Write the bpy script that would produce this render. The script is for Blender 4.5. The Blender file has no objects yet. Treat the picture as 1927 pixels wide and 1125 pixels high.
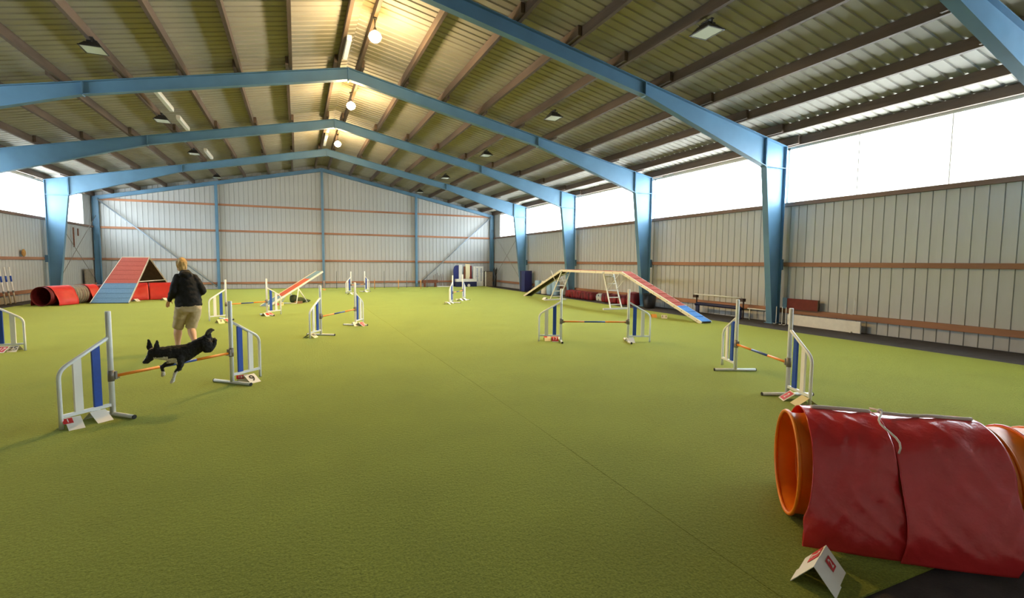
import bpy, bmesh, math, random
import numpy as np
from mathutils import Vector, Matrix, noise, Quaternion

random.seed(7)
scene = bpy.context.scene
C = scene.collection

# ------------------------------------------------------------------ camera
F_PX, CX, CY = 927.4631, 963.5, 562.5
YAW, PITCH, ROLL, EYE = 0.4107, -0.0741, -0.0083, 1.65

def ray(px, py):
    X = (px - CX) / F_PX; U = -(py - CY) / F_PX
    cr, sr = math.cos(ROLL), math.sin(ROLL)
    xr = X * cr + U * sr; u = -X * sr + U * cr
    cp, sp = math.cos(PITCH), math.sin(PITCH)
    yr = cp - sp * u; z = sp + cp * u
    c, s = math.cos(YAW), math.sin(YAW)
    return Vector((xr * c + yr * s, -xr * s + yr * c, z))

def gz(px, py, z=0.0):
    d = ray(px, py); return Vector((0, 0, EYE)) + d * ((z - EYE) / d.z)

fw = ray(CX, CY); rt = ray(CX + F_PX, CY) - fw; upv = ray(CX, CY - F_PX) - fw
cam_data = bpy.data.cameras.new('camera')
cam = bpy.data.objects.new('camera', cam_data); C.objects.link(cam)
cam_data.sensor_fit = 'HORIZONTAL'; cam_data.sensor_width = 36.0
cam_data.lens = 36.0 * F_PX / 1927.0
cam_data.clip_start = 0.05; cam_data.clip_end = 300
cam.matrix_world = Matrix(((rt.x, upv.x, -fw.x, 0), (rt.y, upv.y, -fw.y, 0), (rt.z, upv.z, -fw.z, EYE), (0, 0, 0, 1)))
scene.camera = cam

# ------------------------------------------------------------------ hall dimensions
XR, XL = 12.68, -9.72            # wall planes
XM = (XR + XL) / 2               # ridge line
Y1, SP = 9.795, 5.642            # first visible frame, frame spacing
YF = 32.45                       # far gable
YB = -1.5                        # gable behind the camera
FRAMES = [Y1 + SP * (i - 1) for i in range(0, 5)]
SILL = 3.32
ZR, SL = 7.22, 0.21              # rafter top at the ridge, slope
def ztop(x): return ZR - SL * abs(x - XM)
PUR_H = 0.22
WIN_END, WIN_BEG = 31.3, YB
WIN = {1: [(YB, FRAMES[0])] + [(FRAMES[i], FRAMES[i + 1]) for i in range(4)] + [(FRAMES[4], WIN_END)],  # unseen nearest bay is glazed to brighten the big tunnel beside the camera
       -1: [(FRAMES[1], FRAMES[2]), (FRAMES[3] - 1.4, FRAMES[3]), (FRAMES[3], FRAMES[4]), (FRAMES[4], WIN_END)]}
def glazed(sgn, y): return any(a - 0.01 <= y <= b + 0.01 for a, b in WIN[sgn])

# ------------------------------------------------------------------ world, light, exposure
SKY = 15.0
w = bpy.data.worlds.new('overcast'); scene.world = w; w.use_nodes = True
nt = w.node_tree; nt.nodes.clear()
tc = nt.nodes.new('ShaderNodeTexCoord'); sx = nt.nodes.new('ShaderNodeSeparateXYZ')
mr = nt.nodes.new('ShaderNodeMapRange'); mr.inputs[1].default_value = -0.06; mr.inputs[2].default_value = 0.0
mx = nt.nodes.new('ShaderNodeMix'); mx.data_type = 'RGBA'
mx.inputs[6].default_value = (0.80, 0.82, 0.78, 1)      # pale ground outside
mx.inputs[7].default_value = (0.84, 0.95, 1.0, 1)     # overcast sky
bg = nt.nodes.new('ShaderNodeBackground'); bg.inputs[1].default_value = SKY
out = nt.nodes.new('ShaderNodeOutputWorld')
L = nt.links.new
L(tc.outputs['Generated'], sx.inputs[0]); L(sx.outputs[2], mr.inputs[0]); L(mr.outputs[0], mx.inputs[0])
L(mx.outputs[2], bg.inputs[0]); L(bg.outputs[0], out.inputs[0])

def portal(name, x, face, y0, y1):
    ld = bpy.data.lights.new(name, 'AREA'); ld.shape = 'RECTANGLE'
    ld.size = 1.5; ld.size_y = y1 - y0
    ld.cycles.is_portal = True
    o = bpy.data.objects.new(name, ld); C.objects.link(o)
    o.location = (x, (y0 + y1) / 2, 4.1)
    o.rotation_euler = (0, face * math.pi / 2, 0)
portal('daylight_portal', XR - 0.03, 1, WIN_BEG, WIN_END)
portal('daylight_portal', XL + 0.03, -1, FRAMES[1], FRAMES[2])
portal('daylight_portal', XL + 0.03, -1, FRAMES[3] - 1.4, WIN_END)

scene.view_settings.view_transform = 'Standard'
scene.view_settings.look = 'None'
scene.view_settings.gamma = 1.0
scene.view_settings.use_curve_mapping = False
scene.view_settings.exposure = 0.66
LAMP_W = 420.0

# ------------------------------------------------------------------ materials
def lin(c):
    return tuple(((v / 255) / 12.92 if v / 255 <= 0.04045 else ((v / 255 + 0.055) / 1.055) ** 2.4) for v in c) + (1,)

MATS = {}
def mat(name, rgb, rough=0.6, metal=0.0, var=0.0, scale=8.0, bump=0.0, bscale=60.0, stretch=(1, 1, 1), spec=0.5, sheen=0.0, emit=None, rgb2=None, coords='Object'):
    if name in MATS: return MATS[name]
    m = bpy.data.materials.new(name); m.use_nodes = True
    t = m.node_tree; n = t.nodes; p = n['Principled BSDF']
    col = lin(rgb)
    p.inputs['Base Color'].default_value = col
    p.inputs['Roughness'].default_value = rough
    p.inputs['Metallic'].default_value = metal
    p.inputs['Specular IOR Level'].default_value = spec
    if sheen:
        p.inputs['Sheen Weight'].default_value = sheen; p.inputs['Sheen Roughness'].default_value = 0.4
        p.inputs['Sheen Tint'].default_value = col
    if emit:
        p.inputs['Emission Color'].default_value = lin(emit[0]); p.inputs['Emission Strength'].default_value = emit[1]
    if var or bump:
        c = n.new('ShaderNodeTexCoord'); mp = n.new('ShaderNodeMapping'); mp.inputs['Scale'].default_value = stretch
        t.links.new(c.outputs[coords], mp.inputs[0])
    if var:
        nz = n.new('ShaderNodeTexNoise'); nz.inputs['Scale'].default_value = scale; nz.inputs['Detail'].default_value = 5
        t.links.new(mp.outputs[0], nz.inputs['Vector'])
        r = n.new('ShaderNodeMapRange'); r.inputs[1].default_value = 0.3; r.inputs[2].default_value = 0.7
        t.links.new(nz.outputs['Fac'], r.inputs[0])
        k = n.new('ShaderNodeMix'); k.data_type = 'RGBA'
        k.inputs[6].default_value = tuple(v * (1 - var) for v in col[:3]) + (1,)
        k.inputs[7].default_value = lin(rgb2) if rgb2 else tuple(min(1, v * (1 + var)) for v in col[:3]) + (1,)
        t.links.new(r.outputs[0], k.inputs[0]); t.links.new(k.outputs[2], p.inputs['Base Color'])
    if bump:
        nb = n.new('ShaderNodeTexNoise'); nb.inputs['Scale'].default_value = bscale; nb.inputs['Detail'].default_value = 3
        t.links.new(mp.outputs[0], nb.inputs['Vector'])
        b = n.new('ShaderNodeBump'); b.inputs['Strength'].default_value = bump; b.inputs['Distance'].default_value = 0.02
        t.links.new(nb.outputs['Fac'], b.inputs['Height']); t.links.new(b.outputs[0], p.inputs['Normal'])
    MATS[name] = m
    return m

mat('steel_blue', (90, 130, 160), 0.45, var=0.12, scale=1.5)
mat('cladding', (181, 182, 182), 0.5, var=0.10, scale=1.2, stretch=(1, 1, 0.25))
mat('roof_sheet', (166, 161, 150), 0.7, var=0.10, scale=0.8)
mat('timber', (94, 78, 66), 0.75, var=0.35, scale=3, stretch=(1, 0.15, 1), bump=0.2, bscale=30)
mat('girt_timber', (152, 108, 82), 0.75, var=0.3, scale=3, stretch=(1, 0.15, 1), bump=0.2, bscale=30)
mat('timber_x', (168, 116, 86), 0.75, var=0.30, scale=3, stretch=(0.15, 1, 1), bump=0.2, bscale=30)
mat('sill_timber', (120, 96, 84), 0.7, var=0.25, scale=3, stretch=(1, 0.15, 1))
mat('rubber_floor', (62, 56, 54), 0.95, var=0.25, scale=6, bump=0.4, bscale=80)
mat('white_paint', (226, 228, 226), 0.4)
mat('aluminium', (232, 234, 234), 0.4)
mat('white_slat', (236, 232, 224), 0.55)
mat('blue_slat', (24, 72, 168), 0.5, var=0.1, scale=40)
mat('bar_orange', (240, 140, 30), 0.4)
mat('bar_blue', (40, 70, 140), 0.4)
mat('cup_grey', (140, 132, 124), 0.5, metal=0.4)
mat('black_cap', (22, 22, 22), 0.6)
mat('card_white', (238, 232, 222), 0.6)
mat('card_cream', (236, 222, 180), 0.6)
mat('card_orange', (240, 170, 90), 0.6)
mat('card_red', (206, 44, 44), 0.6)
mat('ink_black', (28, 26, 28), 0.7)
mat('ink_grey', (110, 112, 110), 0.7)
mat('ramp_red', (166, 78, 64), 0.85, var=0.12, scale=30, bump=0.35, bscale=250)
mat('ramp_blue', (92, 128, 160), 0.85, var=0.12, scale=30, bump=0.35, bscale=250)
mat('ramp_blue_bright', (78, 138, 210), 0.85, var=0.12, scale=30, bump=0.35, bscale=250)
mat('ramp_underside', (74, 62, 48), 0.85, var=0.25, scale=6)
mat('ramp_edge', (222, 216, 200), 0.5)
mat('vinyl_red', (216, 54, 58), 0.26, var=0.10, scale=3, bump=0.45, bscale=11, spec=0.7)
mat('vinyl_red_far', (206, 52, 46), 0.5, var=0.12, scale=3)
mat('vinyl_wine', (128, 26, 34), 0.5, var=0.2, scale=4, bump=0.4, bscale=10)
mat('tunnel_orange', (242, 128, 20), 0.42, var=0.10, scale=5)
mat('tunnel_maroon', (104, 18, 22), 0.6, var=0.15, scale=5)
mat('tunnel_grey', (140, 128, 112), 0.6, var=0.2, scale=10)
mat('rope_white', (226, 214, 206), 0.7)
mat('strap_dark', (60, 40, 40), 0.7)
mat('jacket_black', (14, 13, 15), 0.85, var=0.25, scale=12, bump=0.5, bscale=14)
mat('shorts_khaki', (186, 166, 132), 0.9, var=0.10, scale=9, bump=0.4, bscale=16)
mat('skin', (222, 172, 140), 0.55)
mat('hair_blond', (196, 156, 92), 0.6, var=0.3, scale=60, stretch=(1, 1, 0.2), bump=0.6, bscale=60)
mat('shoe_dark', (48, 48, 54), 0.6)
mat('shoe_sole', (210, 208, 200), 0.6)
mat('flood_black', (44, 44, 44), 0.5)
mat('flood_glass', (206, 214, 200), 0.12, spec=0.6)
mat('lamp_white', (224, 218, 208), 0.5)
mat('pad_navy', (36, 44, 110), 0.5, var=0.1)
mat('pad_navy_dark', (24, 28, 74), 0.5)
mat('plastic_light_blue', (150, 186, 220), 0.45, var=0.06)
mat('plastic_white', (226, 224, 216), 0.45, var=0.05)
mat('plastic_black', (34, 34, 38), 0.5)
mat('heap_green', (52, 66, 38), 0.8, var=0.4, scale=8, bump=0.5, bscale=12)
mat('wood_block', (150, 118, 92), 0.8, var=0.2)
mat('straw_brown', (168, 124, 66), 0.85, var=0.3, scale=20)
mat('rust', (116, 72, 52), 0.9, var=0.3, scale=12)
mat('banner_print', (148, 152, 164), 0.7)
mat('galvanised', (150, 160, 172), 0.45, metal=0.5)
mat('board_brown', (110, 44, 36), 0.8, var=0.15)
mat('bulb', (255, 214, 140), 0.3, emit=((255, 206, 120), 60.0))
mat('eye_dark', (14, 10, 8), 0.15)

# turf: two-tone speckle and fine relief
m = bpy.data.materials.new('turf'); m.use_nodes = True; MATS['turf'] = m
t = m.node_tree; n = t.nodes; p = n['Principled BSDF']; p.inputs['Roughness'].default_value = 0.9
p.inputs['Specular IOR Level'].default_value = 0.15
p.inputs['Sheen Weight'].default_value = 0.9; p.inputs['Sheen Roughness'].default_value = 0.35
p.inputs['Sheen Tint'].default_value = lin((209, 216, 114))
c = n.new('ShaderNodeTexCoord')
n1 = n.new('ShaderNodeTexNoise'); n1.inputs['Scale'].default_value = 75; n1.inputs['Detail'].default_value = 6; n1.inputs['Roughness'].default_value = 0.75
n2 = n.new('ShaderNodeTexNoise'); n2.inputs['Scale'].default_value = 1.1; n2.inputs['Detail'].default_value = 4
n3 = n.new('ShaderNodeTexNoise'); n3.inputs['Scale'].default_value = 32; n3.inputs['Detail'].default_value = 3
for q in (n1, n2, n3): t.links.new(c.outputs['Object'], q.inputs['Vector'])
r1 = n.new('ShaderNodeMapRange'); r1.inputs[1].default_value = 0.32; r1.inputs[2].default_value = 0.68
t.links.new(n1.outputs['Fac'], r1.inputs[0])
k1 = n.new('ShaderNodeMix'); k1.data_type = 'RGBA'
k1.inputs[6].default_value = lin((58, 70, 17)); k1.inputs[7].default_value = lin((144, 152, 58))
t.links.new(r1.outputs[0], k1.inputs[0])
r2 = n.new('ShaderNodeMapRange'); r2.inputs[1].default_value = 0.3; r2.inputs[2].default_value = 0.7; r2.inputs[3].default_value = 0.86; r2.inputs[4].default_value = 1.1
t.links.new(n2.outputs['Fac'], r2.inputs[0])
k2 = n.new('ShaderNodeMix'); k2.data_type = 'RGBA'; k2.blend_type = 'MULTIPLY'; k2.inputs[0].default_value = 1
t.links.new(k1.outputs[2], k2.inputs[6]); t.links.new(r2.outputs[0], k2.inputs[7])
t.links.new(k2.outputs[2], p.inputs['Base Color'])
ad = n.new('ShaderNodeMath'); ad.operation = 'ADD'
t.links.new(n1.outputs['Fac'], ad.inputs[0]); t.links.new(n3.outputs['Fac'], ad.inputs[1])
b = n.new('ShaderNodeBump'); b.inputs['Strength'].default_value = 0.7; b.inputs['Distance'].default_value = 0.012
t.links.new(ad.outputs[0], b.inputs['Height']); t.links.new(b.outputs[0], p.inputs['Normal'])

# window sheet: clear plastic that also scatters a little
m = bpy.data.materials.new('window_plastic'); m.use_nodes = True; MATS['window_plastic'] = m
t = m.node_tree; n = t.nodes; n.clear()
tr = n.new('ShaderNodeBsdfTransparent'); tr.inputs[0].default_value = (0.96, 0.98, 1, 1)
tl = n.new('ShaderNodeBsdfTranslucent'); tl.inputs[0].default_value = (0.9, 0.93, 0.95, 1)
gl = n.new('ShaderNodeBsdfGlossy'); gl.inputs['Roughness'].default_value = 0.2
ms = n.new('ShaderNodeMixShader'); ms.inputs[0].default_value = 0.22
mg = n.new('ShaderNodeMixShader'); mg.inputs[0].default_value = 0.04
o_ = n.new('ShaderNodeOutputMaterial')
t.links.new(tr.outputs[0], ms.inputs[1]); t.links.new(tl.outputs[0], ms.inputs[2])
t.links.new(ms.outputs[0], mg.inputs[1]); t.links.new(gl.outputs[0], mg.inputs[2]); t.links.new(mg.outputs[0], o_.inputs[0])

# ------------------------------------------------------------------ mesh helpers
class MB:
    def __init__(s): s.v = []; s.f = []; s.sm = []
    def add(s, vs, fs, smooth=False):
        o = len(s.v); s.v += [tuple(q) for q in vs]; s.f += [tuple(i + o for i in f) for f in fs]; s.sm += [smooth] * len(fs); return s
    def box(s, a, b):
        x0, y0, z0 = a; x1, y1, z1 = b
        return s.add([(x0, y0, z0), (x1, y0, z0), (x1, y1, z0), (x0, y1, z0), (x0, y0, z1), (x1, y0, z1), (x1, y1, z1), (x0, y1, z1)],
                     [(0, 3, 2, 1), (4, 5, 6, 7), (0, 1, 5, 4), (1, 2, 6, 5), (2, 3, 7, 6), (3, 0, 4, 7)])
    def bar(s, p, q, wdt, hgt, up=(0, 0, 1)):
        p, q = Vector(p), Vector(q); d = (q - p).normalized(); u = Vector(up)
        sd = d.cross(u)
        if sd.length < 1e-4: sd = d.cross(Vector((1, 0, 0)))
        sd.normalize(); u = sd.cross(d).normalized()
        vs = []
        for e in (p, q):
            for a, b in ((-1, -1), (1, -1), (1, 1), (-1, 1)): vs.append(e + sd * (a * wdt / 2) + u * (b * hgt / 2))
        return s.add(vs, [(0, 1, 2, 3), (7, 6, 5, 4), (0, 4, 5, 1), (1, 5, 6, 2), (2, 6, 7, 3), (3, 7, 4, 0)])
    def tube(s, pts, r, n=10, cap=True, closed=False):
        pts = [Vector(q) for q in pts]; m = len(pts)
        rs = r if isinstance(r, (list, tuple)) else [r] * m
        tg = []
        for i in range(m):
            a = pts[i - 1] if (i > 0 or closed) else pts[i]; b = pts[(i + 1) % m] if (i < m - 1 or closed) else pts[i]
            tg.append((b - a).normalized())
        nrm = tg[0].orthogonal().normalized(); vs = []
        for i in range(m):
            if i: nrm = (tg[i - 1].rotation_difference(tg[i]) @ nrm).normalized()
            bn = tg[i].cross(nrm)
            for k in range(n):
                a = 2 * math.pi * k / n; vs.append(pts[i] + (nrm * math.cos(a) + bn * math.sin(a)) * rs[i])
        fs = []
        for i in range(m - (0 if closed else 1)):
            j = (i + 1) % m
            for k in range(n):
                l = (k + 1) % n; fs.append((i * n + k, i * n + l, j * n + l, j * n + k))
        s.add(vs, fs, True)
        if cap and not closed:
            o = len(s.v) - len(vs)
            s.f.append(tuple(o + k for k in range(n - 1, -1, -1))); s.f.append(tuple(o + (m - 1) * n + k for k in range(n))); s.sm += [False, False]
        return s
    def prism(s, poly, axis, a, b):
        """poly: list of 2-d points; axis x/y/z extruded from a to b"""
        def mk(u, v, w_):
            return {'x': (w_, u, v), 'y': (u, w_, v), 'z': (u, v, w_)}[axis]
        n_ = len(poly); vs = [mk(u, v, a) for u, v in poly] + [mk(u, v, b) for u, v in poly]
        fs = [tuple(range(n_)), tuple(range(2 * n_ - 1, n_ - 1, -1))] + [(i, i + n_, (i + 1) % n_ + n_, (i + 1) % n_) for i in range(n_)]
        return s.add(vs, fs)
    def ell(s, c, rx, ry, rz, nu=16, nv=10, rot=None):
        c = Vector(c); vs = []; fs = []
        for j in range(nv + 1):
            th = math.pi * j / nv
            for i in range(nu):
                ph = 2 * math.pi * i / nu
                q = Vector((rx * math.sin(th) * math.cos(ph), ry * math.sin(th) * math.sin(ph), rz * math.cos(th)))
                if rot: q = rot @ q
                vs.append(c + q)
        for j in range(nv):
            for i in range(nu):
                k = (i + 1) % nu; fs.append((j * nu + i, (j + 1) * nu + i, (j + 1) * nu + k, j * nu + k))
        return s.add(vs, fs, True)
    def mesh(s, name):
        me = bpy.data.meshes.new(name); me.from_pydata(s.v, [], s.f)
        bm = bmesh.new(); bm.from_mesh(me)
        bm.faces.ensure_lookup_table()
        sm = list(s.sm)
        for i, f in enumerate(bm.faces): f.smooth = sm[i]
        bmesh.ops.remove_doubles(bm, verts=bm.verts, dist=1e-6)
        bmesh.ops.recalc_face_normals(bm, faces=bm.faces)
        bm.to_mesh(me); bm.free(); return me

def obj(name, geo, material, parent=None, loc=None, rotz=None):
    me = geo.mesh(name) if isinstance(geo, MB) else geo
    if material and not me.materials: me.materials.append(MATS[material] if isinstance(material, str) else material)
    o = bpy.data.objects.new(name, me); C.objects.link(o)
    if parent: o.parent = parent
    if loc is not None: o.location = loc
    if rotz is not None: o.rotation_euler = (0, 0, rotz)
    return o

def empty(name, loc=(0, 0, 0), rotz=0.0, parent=None):
    o = bpy.data.objects.new(name, None); C.objects.link(o); o.location = loc; o.rotation_euler = (0, 0, rotz)
    o.empty_display_size = 0.1
    if parent: o.parent = parent
    return o

def tag(o, label, cat, group=None):
    o['label'] = label; o['category'] = cat
    if group: o['group'] = group
    return o

def struct(o, label=None):
    o['kind'] = 'structure'
    if label: o['label'] = label
    return o

def text_mesh(s, size):
    cu = bpy.data.curves.new('lettering', 'FONT'); cu.body = s; cu.size = size; cu.extrude = 0.0006
    cu.align_x = 'CENTER'; cu.align_y = 'CENTER'; cu.offset = size * 0.012
    o = bpy.data.objects.new('lettering', cu); C.objects.link(o)
    bpy.context.view_layer.update()
    me = bpy.data.meshes.new_from_object(o.evaluated_get(bpy.context.evaluated_depsgraph_get()))
    bpy.data.objects.remove(o); bpy.data.curves.remove(cu)
    return me

def remesh(mb, voxel, smooth=6, name='body'):
    """fuse overlapping lofted pieces into one continuous skin"""
    me = mb.mesh(name); o = bpy.data.objects.new(name, me); C.objects.link(o)
    md = o.modifiers.new('r', 'REMESH'); md.mode = 'VOXEL'; md.voxel_size = voxel
    ms_ = o.modifiers.new('s', 'SMOOTH'); ms_.factor = 0.5; ms_.iterations = smooth
    bpy.context.view_layer.update()
    res = bpy.data.meshes.new_from_object(o.evaluated_get(bpy.context.evaluated_depsgraph_get()))
    bpy.data.objects.remove(o); bpy.data.meshes.remove(me)
    for q in res.polygons: q.use_smooth = True
    res.name = name
    return res

# ------------------------------------------------------------------ floor
TX0, TX1, TY0, TY1 = XL + 0.75, 11.15, 1.45, YF - 0.35
fl = MB().box((XL - 0.1, YB - 0.1, -0.10), (XR + 0.1, YF + 0.1, -0.012))
floor = struct(obj('floor', fl, 'rubber_floor'), 'dark rubber floor showing as strips along the walls')
SEAM0 = 2.18
edges = [TX0] + [SEAM0 + 4.0 * k for k in (-2, -1, 0, 1, 2)] + [TX1]
for a, b_ in zip(edges[:-1], edges[1:]):
    mb = MB(); ns = 40
    def wob(x, y, seed):
        return 0.0 if x in (TX0, TX1) else 0.035 * noise.noise((y * 0.35, seed, x)) + 0.01 * noise.noise((y * 2.1, seed, x))
    pl = []; pr = []
    for i in range(ns + 1):
        y = TY0 + (TY1 - TY0) * i / ns
        fl_ = 0.65 * max(0.0, (y - 9.0) / 23.0) + 0.03 * noise.noise((y * 1.3, 4.0, 0)) if b_ == TX1 else 0.0
        pl.append((a + wob(a, y, 1.7) + (0.0018 if a == SEAM0 else 0.0005 if a != TX0 else 0), y)); pr.append((b_ + wob(b_, y, 1.7) + fl_ - (0.0018 if b_ == SEAM0 else 0.0005 if b_ != TX1 else 0), y))
    vs = [(x, y, 0.0) for x, y in pl] + [(x, y, 0.0) for x, y in pr] + [(x, y, -0.012) for x, y in pl] + [(x, y, -0.012) for x, y in pr]
    m1 = ns + 1; fs = []
    for i in range(ns):
        fs += [(i, i + m1, i + m1 + 1, i + 1), (i, i + 1, i + 1 + 2 * m1, i + 2 * m1), (i + m1, i + 3 * m1, i + 1 + 3 * m1, i + 1 + m1)]
    fs += [(0, 2 * m1, 3 * m1, m1), (ns, ns + m1, ns + 3 * m1, ns + 2 * m1)]
    mb.add(vs, fs)
    obj('turf_roll', mb, 'turf', floor)

# ------------------------------------------------------------------ walls: backing slab, cladding sheets, girts
RIB = 0.24
def clad_mesh(h0, hl, hr, wdt=RIB):
    """one cladding strip in the XZ plane facing -Y, height hl at x=0 and hr at x=wdt, a narrow channel at its edge"""
    prof = [(0, 0.022), (0.005, 0.022), (0.012, 0.0), (wdt * 0.5, 0.003), (wdt - 0.012, 0.0), (wdt - 0.005, 0.022), (wdt, 0.022), (wdt, 0.046), (0, 0.046)]
    n_ = len(prof); mb = MB()
    vs = [(x, y, h0) for x, y in prof] + [(x, y, hl + (hr - hl) * x / wdt) for x, y in prof]
    fs = [(i, (i + 1) % n_, (i + 1) % n_ + n_, i + n_) for i in range(n_)] + [tuple(range(n_ - 1, -1, -1)), tuple(range(n_, 2 * n_))]
    mb.add(vs, fs); return mb

side_clad = clad_mesh(0.0, SILL - 0.05, SILL - 0.05).mesh('cladding_panel')
corner_clad = clad_mesh(SILL - 0.05, ztop(XR) + PUR_H, ztop(XR) + PUR_H).mesh('cladding_panel')

def side_wall(name, x, sgn, label):
    # sgn +1: wall at the +X side
    back = MB().box((min(x + sgn * 0.05, x + sgn * 0.10), YB - 0.1, -0.10), (max(x + sgn * 0.05, x + sgn * 0.10), YF + 0.1, SILL))
    wl = struct(obj(name, back, 'cladding'), label)
    for ya, yb in ([(WIN_END, YF + 0.1)] + ([] if sgn > 0 else [(YB - 0.1, FRAMES[0]), (FRAMES[0], FRAMES[1]), (FRAMES[2], FRAMES[3] - 1.4)])):
        obj('upper_backing', MB().box((min(x + sgn * 0.05, x + sgn * 0.10), ya, SILL), (max(x + sgn * 0.05, x + sgn * 0.10), yb, ztop(XR) + 0.25)), 'cladding', wl)
    k = int((YF - YB) / RIB)
    for i in range(k + 1):
        y = YF - RIB * (i + 1)
        if y < YB: break
        rz = -math.pi / 2 if sgn > 0 else math.pi / 2
        # facing the room; strip runs along Y
        loc = (x, y + RIB, 0) if sgn > 0 else (x, y, 0)
        obj('cladding_panel', side_clad, 'cladding', wl, loc, rz)
        if not (glazed(sgn, y) and glazed(sgn, y + RIB)): obj('cladding_panel', corner_clad, 'cladding', wl, loc, rz)
    ys = [YB] + FRAMES + [YF]
    for zc, hh, dd in ((1.655, 0.115, 0.07), (0.36, 0.13, 0.10)):
        for a, b_ in zip(ys[:-1], ys[1:]):
            xa, xb = sorted((x - sgn * 0.002, x - sgn * dd))
            obj('girt', MB().box((xa, a + 0.01, zc - hh / 2), (xb, b_ - 0.01, zc + hh / 2)), 'girt_timber', wl)
    for a, b_ in zip(ys[:-1], ys[1:]):
        xa, xb = sorted((x + sgn * 0.05, x - sgn * 0.09))
        obj('sill_rail', MB().box((xa, a + 0.01, SILL - 0.05), (xb, b_ - 0.01, SILL + 0.045)), 'sill_timber', wl)
    return wl
wall_right = side_wall('wall_right', XR, 1, 'grey ribbed metal wall on the side of the dogwalk')
wall_left = side_wall('wall_left', XL, -1, 'grey ribbed metal wall on the side of the A-frame')

far = MB().prism([(XL - 0.1, -0.1), (XR + 0.1, -0.1), (XR + 0.1, ztop(XR) + 0.26), (XM, ZR + 0.29), (XL - 0.1, ztop(XL) + 0.26)], 'y', YF + 0.05, YF + 0.10)
wall_far = struct(obj('wall_far', far, 'cladding'), 'pale ribbed metal gable wall at the far end')
nx = int((XR - XL) / RIB); wd = (XR - XL) / nx
for i in range(nx):
    x0 = XL + wd * i
    obj('cladding_panel', clad_mesh(0.0, ztop(x0) + 0.215, ztop(x0 + wd) + 0.215, wd), 'cladding', wall_far, (x0, YF, 0))
COLS = (-4.09, XM, 7.185)
xs = [XL + 0.15, COLS[0], COLS[1], COLS[2], XR - 0.15]
for zc in (0.335, 1.655, 3.31, 4.77):
    for a, b_ in zip(xs[:-1], xs[1:]):
        obj('girt', MB().box((a + 0.02, YF - 0.075, zc - 0.055), (b_ - 0.02, YF - 0.003, zc + 0.055)), 'timber_x', wall_far)
bk = MB().prism([(XL - 0.1, -0.1), (XR + 0.1, -0.1), (XR + 0.1, ztop(XR) + 0.26), (XM, ZR + 0.29), (XL - 0.1, ztop(XL) + 0.26)], 'y', YB - 0.1, YB)
struct(obj('wall_back', bk, 'cladding'), 'grey metal gable wall behind the camera')

# ------------------------------------------------------------------ windows along both eaves
win_n = 0
def windows(x, sgn):
    global win_n
    ztop_w = ztop(XR) + 0.02
    for a, b_ in WIN[sgn]:
        win_n += 1
        fr = MB()
        xa, xb = sorted((x + sgn * 0.005, x + sgn * 0.055))
        fr.box((xa, a, ztop_w - 0.05), (xb, b_, ztop_w + 0.2)); fr.box((xa, a, SILL + 0.045), (xb, b_, SILL + 0.07))
        fr.box((xa, a, SILL + 0.05), (xb, a + 0.03, ztop_w)); fr.box((xa, b_ - 0.03, SILL + 0.05), (xb, b_, ztop_w))
        wn = struct(obj('window_%d' % win_n, fr, 'plastic_white'), 'high strip window of translucent sheet between two blue columns')
        k = 3 if b_ - a > 3 else 1; wpan = (b_ - a) / k
        for i in range(k):
            ya = a + wpan * i
            mb = MB(); nn = 12; prof = []
            for q in range(nn + 1):
                prof.append((x + sgn * (0.028 + 0.004 * math.sin(q * math.pi)), ya + wpan * q / nn))
            poly = prof + [(u + sgn * 0.003, v) for u, v in reversed(prof)]
            mb.prism(poly, 'z', SILL + 0.06, ztop_w - 0.03)
            obj('pane', mb, 'window_plastic', wn)
            if i: 
                xa2, xb2 = sorted((x + sgn * 0.012, x + sgn * 0.05))
                obj('mullion', MB().box((xa2, ya - 0.012, SILL + 0.05), (xb2, ya + 0.012, ztop_w)), 'plastic_white', wn)
windows(XR, 1); windows(XL, -1)

# ------------------------------------------------------------------ roof: sheets, purlins, ridge cap
LX = XR - XM + 0.25
ang = math.atan(SL); slen = LX / math.cos(ang)
ceil_mb = MB()
ceil_mb.prism([(XM - 0.22, ZR + PUR_H + 0.085 - 0.02), (XM, ZR + PUR_H + 0.085 + 0.03), (XM + 0.22, ZR + PUR_H + 0.085 - 0.02), (XM + 0.22, ZR + PUR_H + 0.095), (XM, ZR + PUR_H + 0.15), (XM - 0.22, ZR + PUR_H + 0.095)], 'y', YB - 0.2, YF + 0.2)
ceiling = struct(obj('ceiling', ceil_mb, 'roof_sheet'), 'underside of a pitched corrugated metal roof on timber purlins')
def roof_sheet():
    mb = MB(); per = 0.25; prof = []
    for k in range(4):
        y = per * k
        prof += [(y, 0.0), (y + 0.175, 0.0), (y + 0.190, 0.024), (y + 0.235, 0.024)]
    prof.append((1.0, 0.0))
    top = [(y, z + 0.012) for y, z in reversed(prof)]
    return mb.prism(prof + top, 'x', 0.0, slen).mesh('roof_sheet')
rs = roof_sheet()
YS0, YS1 = YB - 0.12, YF + 0.12
ny = int(YS1 - YS0) + 1; wy = (YS1 - YS0) / ny
for sgn in (1, -1):
    for i in range(ny):
        o = obj('roof_sheet', rs, 'roof_sheet', ceiling)
        R = Matrix.Rotation(ang, 4, 'Y')
        y0 = YS0 + wy * i
        M = Matrix.Translation((XM, y0 if sgn > 0 else y0 + wy, ZR + PUR_H + 0.002))
        if sgn < 0: M = M @ Matrix.Rotation(math.pi, 4, 'Z')
        o.matrix_world = M @ R @ Matrix.Diagonal((1, wy, 1, 1))
OFFS = (0.32, 1.57, 2.82, 4.07, 5.32, 6.57, 7.87, 9.07, 10.22, 11.05)
ysr = [YB] + FRAMES + [YF]
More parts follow.
